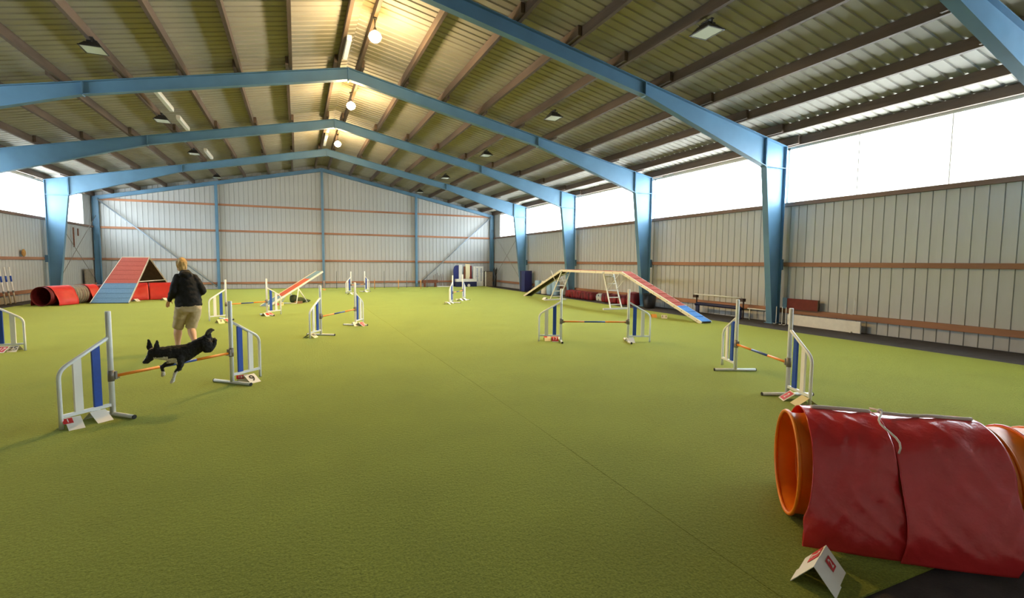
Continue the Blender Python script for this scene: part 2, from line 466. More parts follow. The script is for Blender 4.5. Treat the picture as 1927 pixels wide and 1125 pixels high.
for sgn in (1, -1):
    for q, off in enumerate(OFFS):
        for j, (a, b_) in enumerate(zip(ysr[:-1], ysr[1:])):
            sh = 0.045 if j % 2 else -0.045
            x = XM + sgn * (off + sh)
            lap = 0.42 + 0.16 * random.random()
            ya = a - (lap if j else 0); yb = b_ + (lap if j < len(ysr) - 2 else 0)
            mb = MB(); hw = 0.04
            zt = ztop(x)
            mb.box((x - hw, ya, zt + 0.002), (x + hw, yb, zt + PUR_H - 0.012))
            obj('purlin', mb, 'timber', ceiling)

# ------------------------------------------------------------------ blue steel portal frames
def flange(mb, p, q, y, wdt=0.18, th=0.016):
    mb.bar((p[0], y, p[1]), (q[0], y, q[1]), wdt, th, up=(-(q[1] - p[1]), 0, q[0] - p[0]))
CW_T, CW_B, HX = 0.76, 0.28, 6.15     # column width top and base, haunch splice from the ridge
def portal_frame(y, label):
    root = tag(empty('portal_frame', (XM, y, 0)), label, 'steel frame', 'blue portal frames of the hall')
    for s in (1, -1):
        X = lambda d: s * d              # d = distance from ridge
        E_ = XR - 0.2 - XM               # outer face of the column
        zt = lambda d: ZR - SL * d
        inner_t, inner_b = E_ - CW_T, E_ - CW_B
        # column
        mb = MB(); zi = zt(inner_t) - 0.76
        poly = [(X(E_), 0.0), (X(inner_b), 0.0), (X(inner_t), zi), (X(inner_t), zt(inner_t)), (X(E_), zt(E_))]
        mb.prism(poly, 'y', -0.006, 0.006)
        flange(mb, (X(inner_b), 0), (X(inner_t), zi), 0); flange(mb, (X(inner_t), zi), (X(inner_t), zt(inner_t)), 0)
        flange(mb, (X(E_), 0), (X(E_), zt(E_)), 0)
        mb.box((min(X(inner_b - 0.05), X(E_ + 0.02)), -0.13, 0), (max(X(inner_b - 0.05), X(E_ + 0.02)), 0.13, 0.02))
        co = obj('column', mb, 'steel_blue', root)
        st = MB()
        for sy in (-1, 1):
            ya, yb = sorted((sy * 0.006, sy * 0.085))
            x0, x1 = sorted((X(inner_t), X(E_ - 0.02)))
            st.box((x0, ya, zi - 0.006), (x1, yb, zi + 0.006))
        obj('stiffener', st, 'steel_blue', co)
        # rafter, haunched towards the column
        mb = MB(); dh = 0.31
        poly = [(X(0.0), zt(0) - 0.0), (X(0.0), zt(0) - 0.33), (X(HX), zt(HX) - dh), (X(inner_t - 0.02), zi + 0.005), (X(inner_t - 0.02), zt(inner_t - 0.02))]
        mb.prism(poly, 'y', -0.006, 0.006)
        flange(mb, (X(0.0), zt(0) - 0.33), (X(HX), zt(HX) - dh), 0); flange(mb, (X(HX), zt(HX) - dh), (X(inner_t - 0.02), zi + 0.005), 0)
        flange(mb, (X(0.0), zt(0) - 0.008), (X(E_), zt(E_) - 0.008), 0)
        ra = obj('rafter', mb, 'steel_blue', root)
        sp = MB()
        x0, x1 = sorted((X(HX - 0.012), X(HX + 0.012)))
        sp.box((x0, -0.09, zt(HX) - dh - 0.03), (x1, 0.09, zt(HX) + 0.0))
        obj('splice_plate', sp, 'steel_blue', ra)
        x0, x1 = sorted((X(inner_t - 0.035), X(inner_t - 0.018)))
        obj('knee_plate', MB().box((x0, -0.09, zi - 0.02), (x1, 0.09, zt(inner_t) - 0.01)), 'steel_blue', ra)
        x0, x1 = sorted((X(0.0), X(0.014)))
        obj('ridge_plate', MB().box((x0, -0.09, zt(0) - 0.38), (x1, 0.09, zt(0) - 0.02)), 'steel_blue', ra)
        # grey rail standing behind the outer flange
        x0, x1 = sorted((X(E_ + 0.015), X(E_ + 0.12)))
        obj('cleat', MB().box((x0, -0.05, 1.5), (x1, 0.05, 1.8)), 'steel_blue', root)
    return root
ORD = ['blue steel portal frame standing beyond the jump numbered 2 towards the red tunnel', 'blue steel portal frame with a column behind the white board on the floor',
       'blue steel portal frame with a column beside the black bin', 'blue steel portal frame with a column behind the far dogwalk trestle',
       'blue steel portal frame next to the far gable, beside the upright navy pad']
for y, lb in zip(FRAMES, ORD): portal_frame(y, lb)

# gable frame: corner columns, rafters, three wind posts
g = tag(empty('gable_frame', (XM, YF - 0.16, 0)), 'blue steel frame of posts and rafters against the far gable wall', 'steel frame')
for s in (1, -1):
    mb = MB(); E_ = XR - 0.08 - XM
    x0, x1 = sorted((s * E_, s * (E_ - 0.24)))
    mb.box((x0, -0.012, 0), (x1, 0.012, ztop(XR) - 0.05))
    for xx in (s * E_, s * (E_ - 0.24)): mb.box((xx - 0.008, -0.07, 0), (xx + 0.008, 0.07, ztop(XR) - 0.05))
    obj('column', mb, 'steel_blue', g)
    mb = MB()
    poly = [(0, ZR), (0, ZR - 0.2), (s * (E_ - 0.2), ztop(XM + E_ - 0.2) - 0.2), (s * E_, ztop(XM + E_) - 0.05), (s * E_, ztop(XM + E_))]
    mb.prism(poly, 'y', -0.006, 0.006)
    flange(mb, (0, ZR - 0.2), (s * (E_ - 0.2), ztop(XM + E_ - 0.2) - 0.2), 0, 0.12, 0.014)
    flange(mb, (0, ZR - 0.01), (s * E_, ztop(XM + E_) - 0.01), 0, 0.12, 0.014)
    obj('rafter', mb, 'steel_blue', g)
for cx in COLS:
    mb = MB(); h = ztop(cx) - 0.2
    mb.box((cx - XM - 0.006, -0.07, 0), (cx - XM + 0.006, 0.07, h))
    for yy in (-0.07, 0.07): mb.box((cx - XM - 0.065, yy - 0.006, 0), (cx - XM + 0.065, yy + 0.006, h))
    obj('post', mb, 'steel_blue', g)
def rod(name, p, q, r, label, mt='galvanised'):
    tag(obj(name, MB().tube([p, q], r, 8), mt), label, 'brace')
rod('brace_rod', (XL + 0.3, YF - 0.27, 4.75), (COLS[0] - 0.1, YF - 0.27, 0.15), 0.035, 'grey diagonal brace crossing the far wall behind the running person')
rod('brace_rod', (XR - 0.3, YF - 0.27, 4.75), (COLS[2] + 0.1, YF - 0.27, 0.15), 0.035, 'grey diagonal brace crossing the far wall above the stored white boards')
for x, nm in ((XR - 0.195, 'behind the upright navy pad'), (XL + 0.195, 'beyond the red tunnel under the A-frame')):
    rod('brace_rod', (x, FRAMES[4] + 0.08, 0.2), (x, YF - 0.18, 3.9), 0.012, 'thin dark wall brace rising to the far corner, ' + nm, 'cup_grey')
    rod('brace_rod', (x - (0.03 if x > 0 else -0.03), FRAMES[4] + 0.08, 3.9), (x - (0.03 if x > 0 else -0.03), YF - 0.18, 0.2), 0.012, 'thin dark wall brace falling to the far corner, ' + nm, 'cup_grey')

# ------------------------------------------------------------------ ceiling lights
def sodium(y, label):
    x = XM + 0.26
    zt = ztop(x)
    r = tag(empty('ceiling_lamp', (x, y, zt + 0.01)), label, 'lamp', 'lit warm lamps along the ridge')
    obj('ceiling_rose', MB().tube([(0, 0, 0.0), (0, 0, -0.04)], 0.05, 14).tube([(0, 0, -0.03), (0, 0, -0.25)], 0.012, 8), 'flood_black', r)
    obj('socket', MB().tube([(0, 0, -0.23), (0, 0, -0.25), (0, 0, -0.31)], [0.02, 0.035, 0.035], 14), 'flood_black', r)
    mb = MB(); pts = [(0.0, -0.15, 0.03), (0, -0.18, 0.08), (0, -0.22, 0.125), (0, -0.28, 0.145), (0, -0.34, 0.125), (0, -0.385, 0.08), (0, -0.41, 0.02)]
    mb.tube([(0, 0, q[1] - 0.15) for q in pts], [q[2] for q in pts], 20)
    obj('bulb', mb, 'bulb', r)
    ld = bpy.data.lights.new('lamp_light', 'POINT'); ld.energy = LAMP_W * 0.38; ld.color = (1.0, 0.74, 0.40); ld.shadow_soft_size = 0.12
    lo = bpy.data.objects.new('lamp_light', ld); C.objects.link(lo); lo.location = (x, y, zt - 0.70)
    ls = bpy.data.lights.new('lamp_downlight', 'SPOT'); ls.energy = LAMP_W * 2.2; ls.color = (1.0, 0.62, 0.18); ls.shadow_soft_size = 0.14
    ls.spot_size = math.radians(165); ls.spot_blend = 0.6
    so = bpy.data.objects.new('lamp_downlight', ls); C.objects.link(so); so.location = (x, y, zt - 0.70)
for y, lb in ((11.93, 'lit warm round lamp at the ridge beside the single white tube fitting'), (17.4, 'lit warm round lamp at the ridge with no tube fitting beside it'), (23.2, 'lit warm round lamp at the ridge beside two short tube fittings')):
    sodium(y, lb)

def floodlight(x, y, label):
    s = 1 if x > XM else -1
    zt = ztop(x)
    r = tag(empty('floodlight', (x, y, zt)), label, 'floodlight', 'black floodlights under the purlins')
    obj('bracket', MB().tube([(-0.0, -0.11, 0.0), (0.0, -0.11, -0.17)], 0.014, 8).tube([(0, 0.11, 0.0), (0, 0.11, -0.17)], 0.014, 8).box((-0.03, -0.13, -0.02), (0.03, 0.13, 0.0)), 'flood_black', r)
    h = MB(); a, b_ = (0.12, 0.12), (0.19, 0.23)
    vs = [(-a[0], -a[1], -0.10), (a[0], -a[1], -0.10), (a[0], a[1], -0.10), (-a[0], a[1], -0.10), (-b_[0], -b_[1], -0.21), (b_[0], -b_[1], -0.21), (b_[0], b_[1], -0.21), (-b_[0], b_[1], -0.21)]
    h.add(vs, [(0, 1, 2, 3), (4, 5, 6, 7), (0, 1, 5, 4), (1, 2, 6, 5), (2, 3, 7, 6), (3, 0, 4, 7)])
    for k in range(-3, 4): h.box((-0.09, k * 0.034 - 0.004, -0.10), (0.09, k * 0.034 + 0.004, -0.06))
    hd = obj('housing', h, 'flood_black', r)
    obj('rim', MB().box((-0.2, -0.24, -0.222), (0.2, -0.215, -0.205)).box((-0.2, 0.215, -0.222), (0.2, 0.24, -0.205)).box((-0.2, -0.215, -0.222), (-0.175, 0.215, -0.205)).box((0.175, -0.215, -0.222), (0.2, 0.215, -0.205)), 'flood_black', hd)
    obj('glass', MB().box((-0.175, -0.215, -0.218), (0.175, 0.215, -0.212)), 'flood_glass', r)
BAYS = ['in the bay nearest the big red tunnel', 'in the bay with the biggest lamp', 'in the middle bay of the hall', 'in the last full bay before the gable', 'close to the far gable wall']
for i, y in enumerate((7.15, 13.05, 18.65, 24.5, 30.2)): floodlight(6.95, y, 'floodlight on the dogwalk side roof slope, ' + BAYS[i])
for i, y in enumerate((13.0, 18.62, 23.75, 30.0)): floodlight(-3.72, y, 'floodlight on the A-frame side roof slope, ' + BAYS[i + 1])

def tube_fitting(x, y0, y1, z, label):
    r = tag(empty('tube_light_fitting', (x, (y0 + y1) / 2, z)), label, 'light fitting', 'unlit white tube fittings')
    h = (y1 - y0) / 2
    obj('body', MB().prism([(-0.05, 0.10), (0.05, 0.10), (0.06, 0.03), (-0.06, 0.03)], 'y', -h, h), 'lamp_white', r)
    obj('diffuser', MB().prism([(-0.058, 0.03), (0.058, 0.03), (0.05, -0.03), (-0.05, -0.03)], 'y', -h + 0.02, h - 0.02), 'white_paint', r)
tube_fitting(1.3, 13.1, 14.4, ztop(1.3) - 0.102, 'unlit white tube fitting at the ridge next to the biggest glowing lamp')
tube_fitting(1.3, 21.3, 22.7, ztop(1.3) - 0.102, 'unlit white tube fitting at the ridge just past the third steel frame')
tube_fitting(1.3, 23.2, 25.3, ztop(1.3) - 0.102, 'unlit white tube fitting at the ridge next to the smallest glowing lamp')
tube_fitting(-3.35, 15.9, 18.0, ztop(-3.35) - 0.102, 'unlit white tube fitting before the floodlight on the A-frame side slope')
tube_fitting(-3.35, 18.85, 20.4, ztop(-3.35) - 0.102, 'unlit white tube fitting after the floodlight on the A-frame side slope')
tube_fitting(-3.35, 23.9, 25.6, ztop(-3.35) - 0.102, 'unlit white tube fitting nearest the gable on the A-frame side slope')

# ------------------------------------------------------------------ number cards
def card(pa, pb, label, faces=(), mt='card_white', wdt=None, ln=0.165, half=0.95):
    """tent card; pa, pb are ground points of its front lower edge seen from the camera (near end, far end)"""
    pa, pb = Vector(pa), Vector(pb); d = (pb - pa); W = wdt or min(0.185, max(0.12, d.length * 0.95))
    mid = (pa + pb) / 2; d = d.normalized()
    nrm = Vector((-d.y, d.x, 0))
    if nrm.dot(Vector((mid.x, mid.y, 0))) < 0: nrm = -nrm; 
    # local x = d, local y = away from the viewer
    if Vector((d.x, d.y, 0)).cross(nrm).z < 0: d = -d
    hw = ln * math.sin(half); hh = ln * math.cos(half)
    base = mid + nrm * hw
    r = tag(empty('number_card', (base.x, base.y, 0), math.atan2(d.y, d.x)), label, 'number card', 'folded number cards on the turf')
    th = 0.004
    for s in (-1, 1):
        pl = MB().prism([(s * hw, 0.0), (s * (hw - th), 0.0), (0.0, hh - th * 0.6), (0.0, hh + th * 0.4)] , 'x', -W / 2, W / 2)
        po = obj('panel', pl, mt, r)
        for (fs, txt, ink, size, ux, uv, patch) in faces:
            if fs != s: continue
            # frame on the panel: origin at panel centre
            eu = Vector((1, 0, 0)) if s < 0 else Vector((-1, 0, 0))
            ev = Vector((0, -s * hw, hh)).normalized(); ew = eu.cross(ev)
            ctr = Vector((0, s * hw / 2, hh / 2)) + ew * 0.0035 + eu * ux + ev * uv
            M = Matrix((eu, ev, ew)).transposed().to_4x4()
            if patch:
                pw, ph = patch
                q = obj('number_patch', MB().box((-pw / 2, -ph / 2, -0.0006), (pw / 2, ph / 2, 0.0006)), 'card_red', po)
                q.matrix_local = Matrix.Translation(ctr) @ M
            if txt:
                q = obj('numeral', text_mesh(txt, size), ink, po)
                q.matrix_local = Matrix.Translation(ctr + ew * 0.0014) @ M
    return r
F_, B_ = -1, 1     # front panel (viewer side) and back panel
G = lambda x, y: gz(x, y)
RED = lambda t, s=0.1, ux=0.0, uv=0.0, p=(0.155, 0.15), f=F_: (f, t, 'card_white', s * 0.85, ux * 0.8, uv * 0.8, tuple(v * 0.9 for v in p))
BLK = lambda t, s=0.12, ux=0.0, uv=0.0, f=F_: (f, t, 'ink_black', s, ux, uv, None)

# ------------------------------------------------------------------ jumps: wings and bars
WH, WW = 1.11, 0.46
def wing(p, outdir, label, side):
    p = Vector((p[0], p[1], 0)); d = Vector((outdir[0], outdir[1], 0)).normalized()
    r = tag(empty('jump_wing', p, math.atan2(d.y, d.x)), label, 'jump wing', 'white jump wings')
    up = obj('upright', MB().tube([(0, 0, 0.03), (0, 0, WH - 0.006), (0, 0, WH)], [0.026, 0.026, 0.022], 14), 'aluminium', r)
    ft = obj('foot', MB().tube([(0, -0.32, 0.022), (0, 0.32, 0.022)], 0.021, 12), 'aluminium', r)
    for s in (-1, 1):
        obj('end_cap', MB().tube([(0, s * 0.318, 0.022), (0, s * 0.327, 0.022)], 0.0225, 12), 'black_cap', ft)
    zr0, zb = 0.84, 0.54
    pts = [(WW, 0, 0.0), (WW, 0, 0.2), (WW, 0, zb - 0.05)]
    for k in range(1, 6):
        a = k / 6 * 1.0
        p0, p1, p2 = Vector((WW, 0, zb - 0.05)), Vector((WW, 0, zb + 0.03)), Vector((WW - 0.075, 0, zb + 0.075))
        pts.append(tuple(p0 * (1 - a) ** 2 + p1 * 2 * a * (1 - a) + p2 * a * a))
    pts += [(WW - 0.075, 0, zb + 0.075), (0.0, 0, zr0)]
    obj('side_rail', MB().tube(pts, 0.019, 12), 'aluminium', r)
    obj('lower_rail', MB().bar((0.0, 0, 0.122), (WW, 0, 0.122), 0.03, 0.032), 'white_paint', r)
    zrail = lambda x: zr0 + (zb + 0.075 - zr0) * x / (WW - 0.075)
    for nm, xc, mt in (('slat', 0.135, 'blue_slat'), ('slat', 0.305, 'white_slat')):
        h = 0.036
        o = obj(nm, MB().prism([(xc - h, 0.125), (xc + h, 0.125), (xc + h, zrail(xc + h)), (xc - h, zrail(xc - h))], 'y', -0.012, 0.012), mt, r)
        o['label'] = 'blue slat' if mt == 'blue_slat' else 'white slat'
    obj('bar_cup', MB().box((-0.045, -0.028, 0.385), (-0.024, 0.028, 0.47)).box((-0.072, -0.022, 0.392), (-0.045, 0.022, 0.402)).tube([(0, 0, 0.37), (0, 0, 0.485)], 0.030, 14), 'cup_grey', r)
    return r

def jump(pl, pr, la, lb, lc):
    pl, pr = Vector((pl[0], pl[1], 0)), Vector((pr[0], pr[1], 0)); d = (pr - pl).normalized()
    wing(pl, -d, la, 0); wing(pr, d, lb, 1)
    bar(pl, pr, d, lc)
def bar(pl, pr, d, lc):
    L_ = (pr - pl).length - 0.10; z = 0.402 + 0.0165
    c0 = (pl + pr) / 2
    r = tag(empty('jump_bar', (c0.x, c0.y, z), math.atan2(d.y, d.x)), lc, 'jump bar', 'orange and blue jump bars')
    obj('bar_segment', MB().tube([(-L_ / 2, 0, 0), (-L_ / 6, 0, 0)], 0.016, 12), 'bar_orange', r)
    o = obj('bar_segment', MB().tube([(-L_ / 6, 0, 0), (L_ / 6, 0, 0)], 0.0162, 12), 'bar_blue', r); o['label'] = 'blue middle segment'
    obj('bar_segment', MB().tube([(L_ / 6, 0, 0), (L_ / 2, 0, 0)], 0.016, 12), 'bar_orange', r)

jump((-1.82, 6.36), (-0.83, 7.44), 'white jump wing ahead of the leaping dog, red 1 card at its foot', 'white jump wing behind the tail of the leaping dog, card 9 at its foot', 'orange jump bar the dog is leaping over')
jump((-1.84, 15.68), (-0.86, 16.42), 'white jump wing just beyond the running person, card 7 at its foot', 'white jump wing with two small red cards, beside the seesaw', 'orange and blue bar of the jump beside the seesaw')
jump((0.45, 11.63), (1.34, 13.13), 'white jump wing on open turf before the seesaw, card 19 at its foot', 'white jump wing with a white card and a red card at its foot', 'orange and blue bar of the jump numbered 19')
jump((2.52, 26.57), (3.33, 27.63), 'small distant white jump wing near the far wall, its outer side towards the seesaw', 'small distant white jump wing near the far wall posts, its outer side towards the gable', 'orange bar of the jump nearest the far wall')
jump((5.71, 19.1), (6.57, 20.47), 'white jump wing with two white cards, on open turf before the stored boards', 'white jump wing with pale cards, facing the stored boards', 'orange bar of the jump before the stored boards')
jump((5.06, 9.03), (6.36, 8.47), 'white jump wing before the dogwalk, red 17 card at its foot', 'white jump wing with one plain white card, beside the near dogwalk trestle', 'orange and blue bar of the jump in front of the dogwalk')
jump((6.19, 5.53), (5.64, 4.22), 'white jump wing with no card, below the foot of the dogwalk ramp', 'white jump wing behind the mouth of the big red tunnel', 'orange and blue bar of the jump behind the big red tunnel')
jump((-6.36, 11.66), (-4.97, 11.55), 'white jump wing of the jump numbered 25, the side nearest the wall', 'white jump wing before the leaning weave poles, card 25 at its foot', 'orange bar of the jump numbered 25')

cards = [
 ((129, 811), (162, 804), 'white folded card with a red number 1 in its corner', [RED('1', 0.07, -0.055, 0.05, (0.085, 0.075))], 'card_white'),
 ((184, 797), (215, 789), 'plain white folded card beside the card with number 1', [], 'card_white'),
 ((448, 722), (468, 720), 'cream folded card with a pale red box beside the card numbered 9', [RED('13', 0.06, -0.045, 0.04, (0.1, 0.075))], 'card_cream'),
 ((472, 722), (492, 717), 'white folded card with a black number 9', [BLK('9', 0.15)], 'card_white'),
 ((412, 609), (424, 608), 'cream folded card with a small black number 7', [BLK('7', 0.12)], 'card_cream'),
 ((429, 607), (438, 605), 'red and white folded card beside the card numbered 7', [RED('', 0.1, -0.02)], 'card_white'),
 ((501, 595.5), (508, 594.8), 'small red and white folded card close to the upright beside the seesaw', [RED('', 0.1, 0.04, 0.02, (0.1, 0.12))], 'card_white'),
 ((511, 594.8), (519, 593), 'small red folded card under the slats of the wing beside the seesaw', [RED('', 0.1)], 'card_white'),
 ((589, 637.5), (603, 632.5), 'cream folded card with the black number 19', [BLK('19', 0.12)], 'card_cream'),
 ((667, 614), (676, 613.3), 'plain white folded card beside a red card under the jump bar numbered 19', [], 'card_white'),
 ((681, 614.5), (693, 612), 'red folded card with white digits under a jump wing', [RED('12', 0.12)], 'card_white'),
 ((661, 554.5), (667, 553.5), 'tiny white folded card at the distant jump, side of the seesaw', [], 'card_white'),
 ((689, 550.2), (694, 549.6), 'tiny white folded card at the distant jump, side of the gable posts', [], 'card_white'),
 ((846, 573.5), (850, 571.8), 'white folded card at the outer leg of the jump before the stored boards', [], 'card_white'),
 ((851.5, 571.8), (856, 570.2), 'white folded card by the foot of the jump before the stored boards', [], 'card_white'),
 ((869, 566.4), (874, 565.4), 'pale folded card by the upright facing the stored boards', [], 'card_white'),
 ((876, 565.4), (881, 564.6), 'pale folded card by the outer leg facing the stored boards', [], 'card_white'),
 ((1025, 642), (1037, 642), 'cream folded card with a faint red mark beside the red 17 card', [RED('', 0.05, -0.05, 0.06, (0.08, 0.04))], 'card_cream'),
 ((1039, 643), (1051, 643), 'red folded 17 card at the jump in front of the dogwalk', [RED('17', 0.13)], 'card_white'),
 ((1181, 645), (1196, 645), 'plain white folded card under the wing beside the near dogwalk trestle', [], 'card_white'),
 ((1464, 746.7), (1474.4, 755), 'red folded 2 card at the jump behind the big red tunnel', [RED('2', 0.13)], 'card_white'),
 ((1486, 757), (1500, 765), 'plain cream folded card beside the red number 2 card', [], 'card_cream'),
 ((11, 663), (31, 662), 'white folded card with the grey number 25', [(F_, '25', 'ink_grey', 0.13, 0.0, 0.0, None)], 'card_white'),
 ((-14, 664), (7, 664), 'red folded card with white digits next to the grey 25 card', [RED('17', 0.13)], 'card_white'),
 ((526, 574.5), (534, 574.3), 'cream folded card with the number 20 at the foot of the seesaw', [BLK('20', 0.1)], 'card_cream'),
 ((518.5, 575), (524.5, 574.8), 'small red and white folded card next to the card numbered 20', [RED('', 0.1, -0.02)], 'card_white'),
 ((256, 567.4), (267, 566.4), 'white folded card with faint digits before the tunnel at the A-frame foot', [(F_, '14', 'ink_grey', 0.08, 0, 0, None)], 'card_white'),
 ((311, 565.2), (318, 564.6), 'white folded card before the tunnel, close to the running person', [], 'card_white'),
 ((1244.5, 599), (1256, 599.4), 'white folded card with the black number 11 by the dogwalk ramp', [BLK('1 1', 0.13)], 'card_white'),
 ((1226.5, 597.5), (1237, 597.7), 'pale orange folded card next to the card numbered 11', [], 'card_orange'),
 ((1019, 563.5), (1024.5, 564), 'small white folded card on the turf by the far dogwalk trestle', [], 'card_white'),
]
for pa, pb, lb, fc, mt in cards: card(G(*pa), G(*pb), lb, fc, mt)

# ------------------------------------------------------------------ A-frame
def local(base, d):
    """matrix with +y along d on the ground"""
    d = Vector((d[0], d[1], 0)).normalized(); x = Vector((d.y, -d.x, 0))
    return Matrix(((x.x, d.x, 0, base[0]), (x.y, d.y, 0, base[1]), (0, 0, 1, 0), (0, 0, 0, 1)))
af = tag(empty('a_frame'), 'tall A-frame obstacle with red ramps and grey-blue contact zones', 'A-frame')
af.matrix_world = local((-6.03, 24.62), (0.40, 1.85))
RUN, TOPZ, W0, W1 = 1.93, 1.73, 0.50, 0.64
for s in (-1, 1):
    def P(t, u, k=0.0):      # t 0 top .. 1 bottom, u -1..1
        wv = W0 + (W1 - W0) * t
        n_ = Vector((0, s * TOPZ, RUN)).normalized()
        return Vector((u * wv, s * RUN * t, TOPZ * (1 - t) + 0.02 * t)) + n_ * k
    def slab(t0, t1, k0, k1, u0=-1, u1=1):
        vs = [P(t, u, k) for k in (k0, k1) for t, u in ((t0, u0), (t0, u1), (t1, u1), (t1, u0))]
        return MB().add(vs, [(0, 1, 2, 3), (4, 7, 6, 5), (0, 4, 5, 1), (1, 5, 6, 2), (2, 6, 7, 3), (3, 7, 4, 0)])
    rm = obj('ramp', slab(0, 1, -0.035, 0.0), 'ramp_underside', af)
    o = obj('running_surface', slab(0.0, 0.60, 0.0, 0.010), 'ramp_red', rm); o['label'] = 'red running surface'
    o = obj('contact_zone', slab(0.60, 1.0, 0.0, 0.010), 'ramp_blue', rm); o['label'] = 'grey-blue contact zone'
    for u0, u1 in ((-1.0, -0.97), (0.97, 1.0)): obj('edge_strip', slab(0, 1, -0.04, 0.016, u0, u1), 'ramp_edge', rm)
    for t in [0.1 * i for i in range(1, 10)]: obj('slat', slab(t - 0.006, t + 0.006, 0.010, 0.018, -0.95, 0.95), 'ramp_red' if t < 0.6 else 'ramp_blue', rm)
obj('ridge_cap', MB().box((-W0, -0.03, TOPZ - 0.01), (W0, 0.03, TOPZ + 0.022)), 'ramp_edge', af)
for u in (-1, 1):
    obj('tie_bar', MB().tube([(u * 0.56, -RUN * 0.55, TOPZ * 0.45), (u * 0.56, RUN * 0.55, TOPZ * 0.45)], 0.016, 8), 'aluminium', af)

# ------------------------------------------------------------------ tunnels and their weighted covers
def smooth_path(ctrl, n_):
    ctrl = [Vector((c_[0], c_[1], 0)) for c_ in ctrl]; pts = []
    m_ = len(ctrl) - 1
    for i in range(n_ + 1):
        t = i / n_ * m_; k = min(int(t), m_ - 1); f = t - k
        p0 = ctrl[max(k - 1, 0)]; p1 = ctrl[k]; p2 = ctrl[k + 1]; p3 = ctrl[min(k + 2, m_)]
        pts.append(0.5 * ((2 * p1) + (p2 - p0) * f + (2 * p0 - 5 * p1 + 4 * p2 - p3) * f * f + (3 * p1 - p0 - 3 * p2 + p3) * f ** 3))
    return pts
def arc(pts):
    s = [0.0]
    for a, b_ in zip(pts[:-1], pts[1:]): s.append(s[-1] + (b_ - a).length)
    return s
class Path:
    def __init__(self, ctrl, n_=200): self.p = smooth_path(ctrl, n_); self.s = arc(self.p); self.len = self.s[-1]
    def at(self, s):
        s = max(0, min(self.len - 1e-6, s)); i = int(np.searchsorted(self.s, s)) ; i = max(1, min(i, len(self.s) - 1))
        f = (s - self.s[i - 1]) / (self.s[i] - self.s[i - 1])
        q = self.p[i - 1].lerp(self.p[i], f); d = (self.p[i] - self.p[i - 1]).normalized(); return q, d
TR = 0.30
def tunnel_shell(path, s0, s1, pitch=0.11, seg=36, amp=0.010, wall=0.004):
    n_ = max(4, int((s1 - s0) / (pitch / 6))); mb = MB(); vs = []
    for ly in (0, 1):
        for i in range(n_ + 1):
            s = s0 + (s1 - s0) * i / n_; q, d = path.at(s); x = Vector((d.y, -d.x, 0))
            ph = (s / pitch) % 1.0
            for k in range(seg):
                a = 2 * math.pi * k / seg
                r = TR - amp * 4 * ph * (1 - ph) + 0.004 * noise.noise((math.cos(a) * 3, math.sin(a) * 3, s * 9)) - ly * wall
                vs.append(q + x * (r * math.cos(a)) + Vector((0, 0, TR + 0.012 + r * math.sin(a))))
    fs = []; off = (n_ + 1) * seg
    for i in range(n_):
        for k in range(seg):
            l = (k + 1) % seg
            fs.append((i * seg + k, i * seg + l, (i + 1) * seg + l, (i + 1) * seg + k))
            fs.append((off + i * seg + k, off + (i + 1) * seg + k, off + (i + 1) * seg + l, off + i * seg + l))
    for i in (0, n_):
        for k in range(seg):
            l = (k + 1) % seg; fs.append((i * seg + k, i * seg + l, off + i * seg + l, off + i * seg + k))
    mb.add(vs, fs, True); return mb
def ring(path, s, r, tr, seg=40):
    q, d = path.at(s); x = Vector((d.y, -d.x, 0))
    return MB().tube([q + x * (r * math.cos(2 * math.pi * k / seg)) + Vector((0, 0, TR + 0.012 + r * math.sin(2 * math.pi * k / seg))) for k in range(seg)], tr, 8, closed=True)
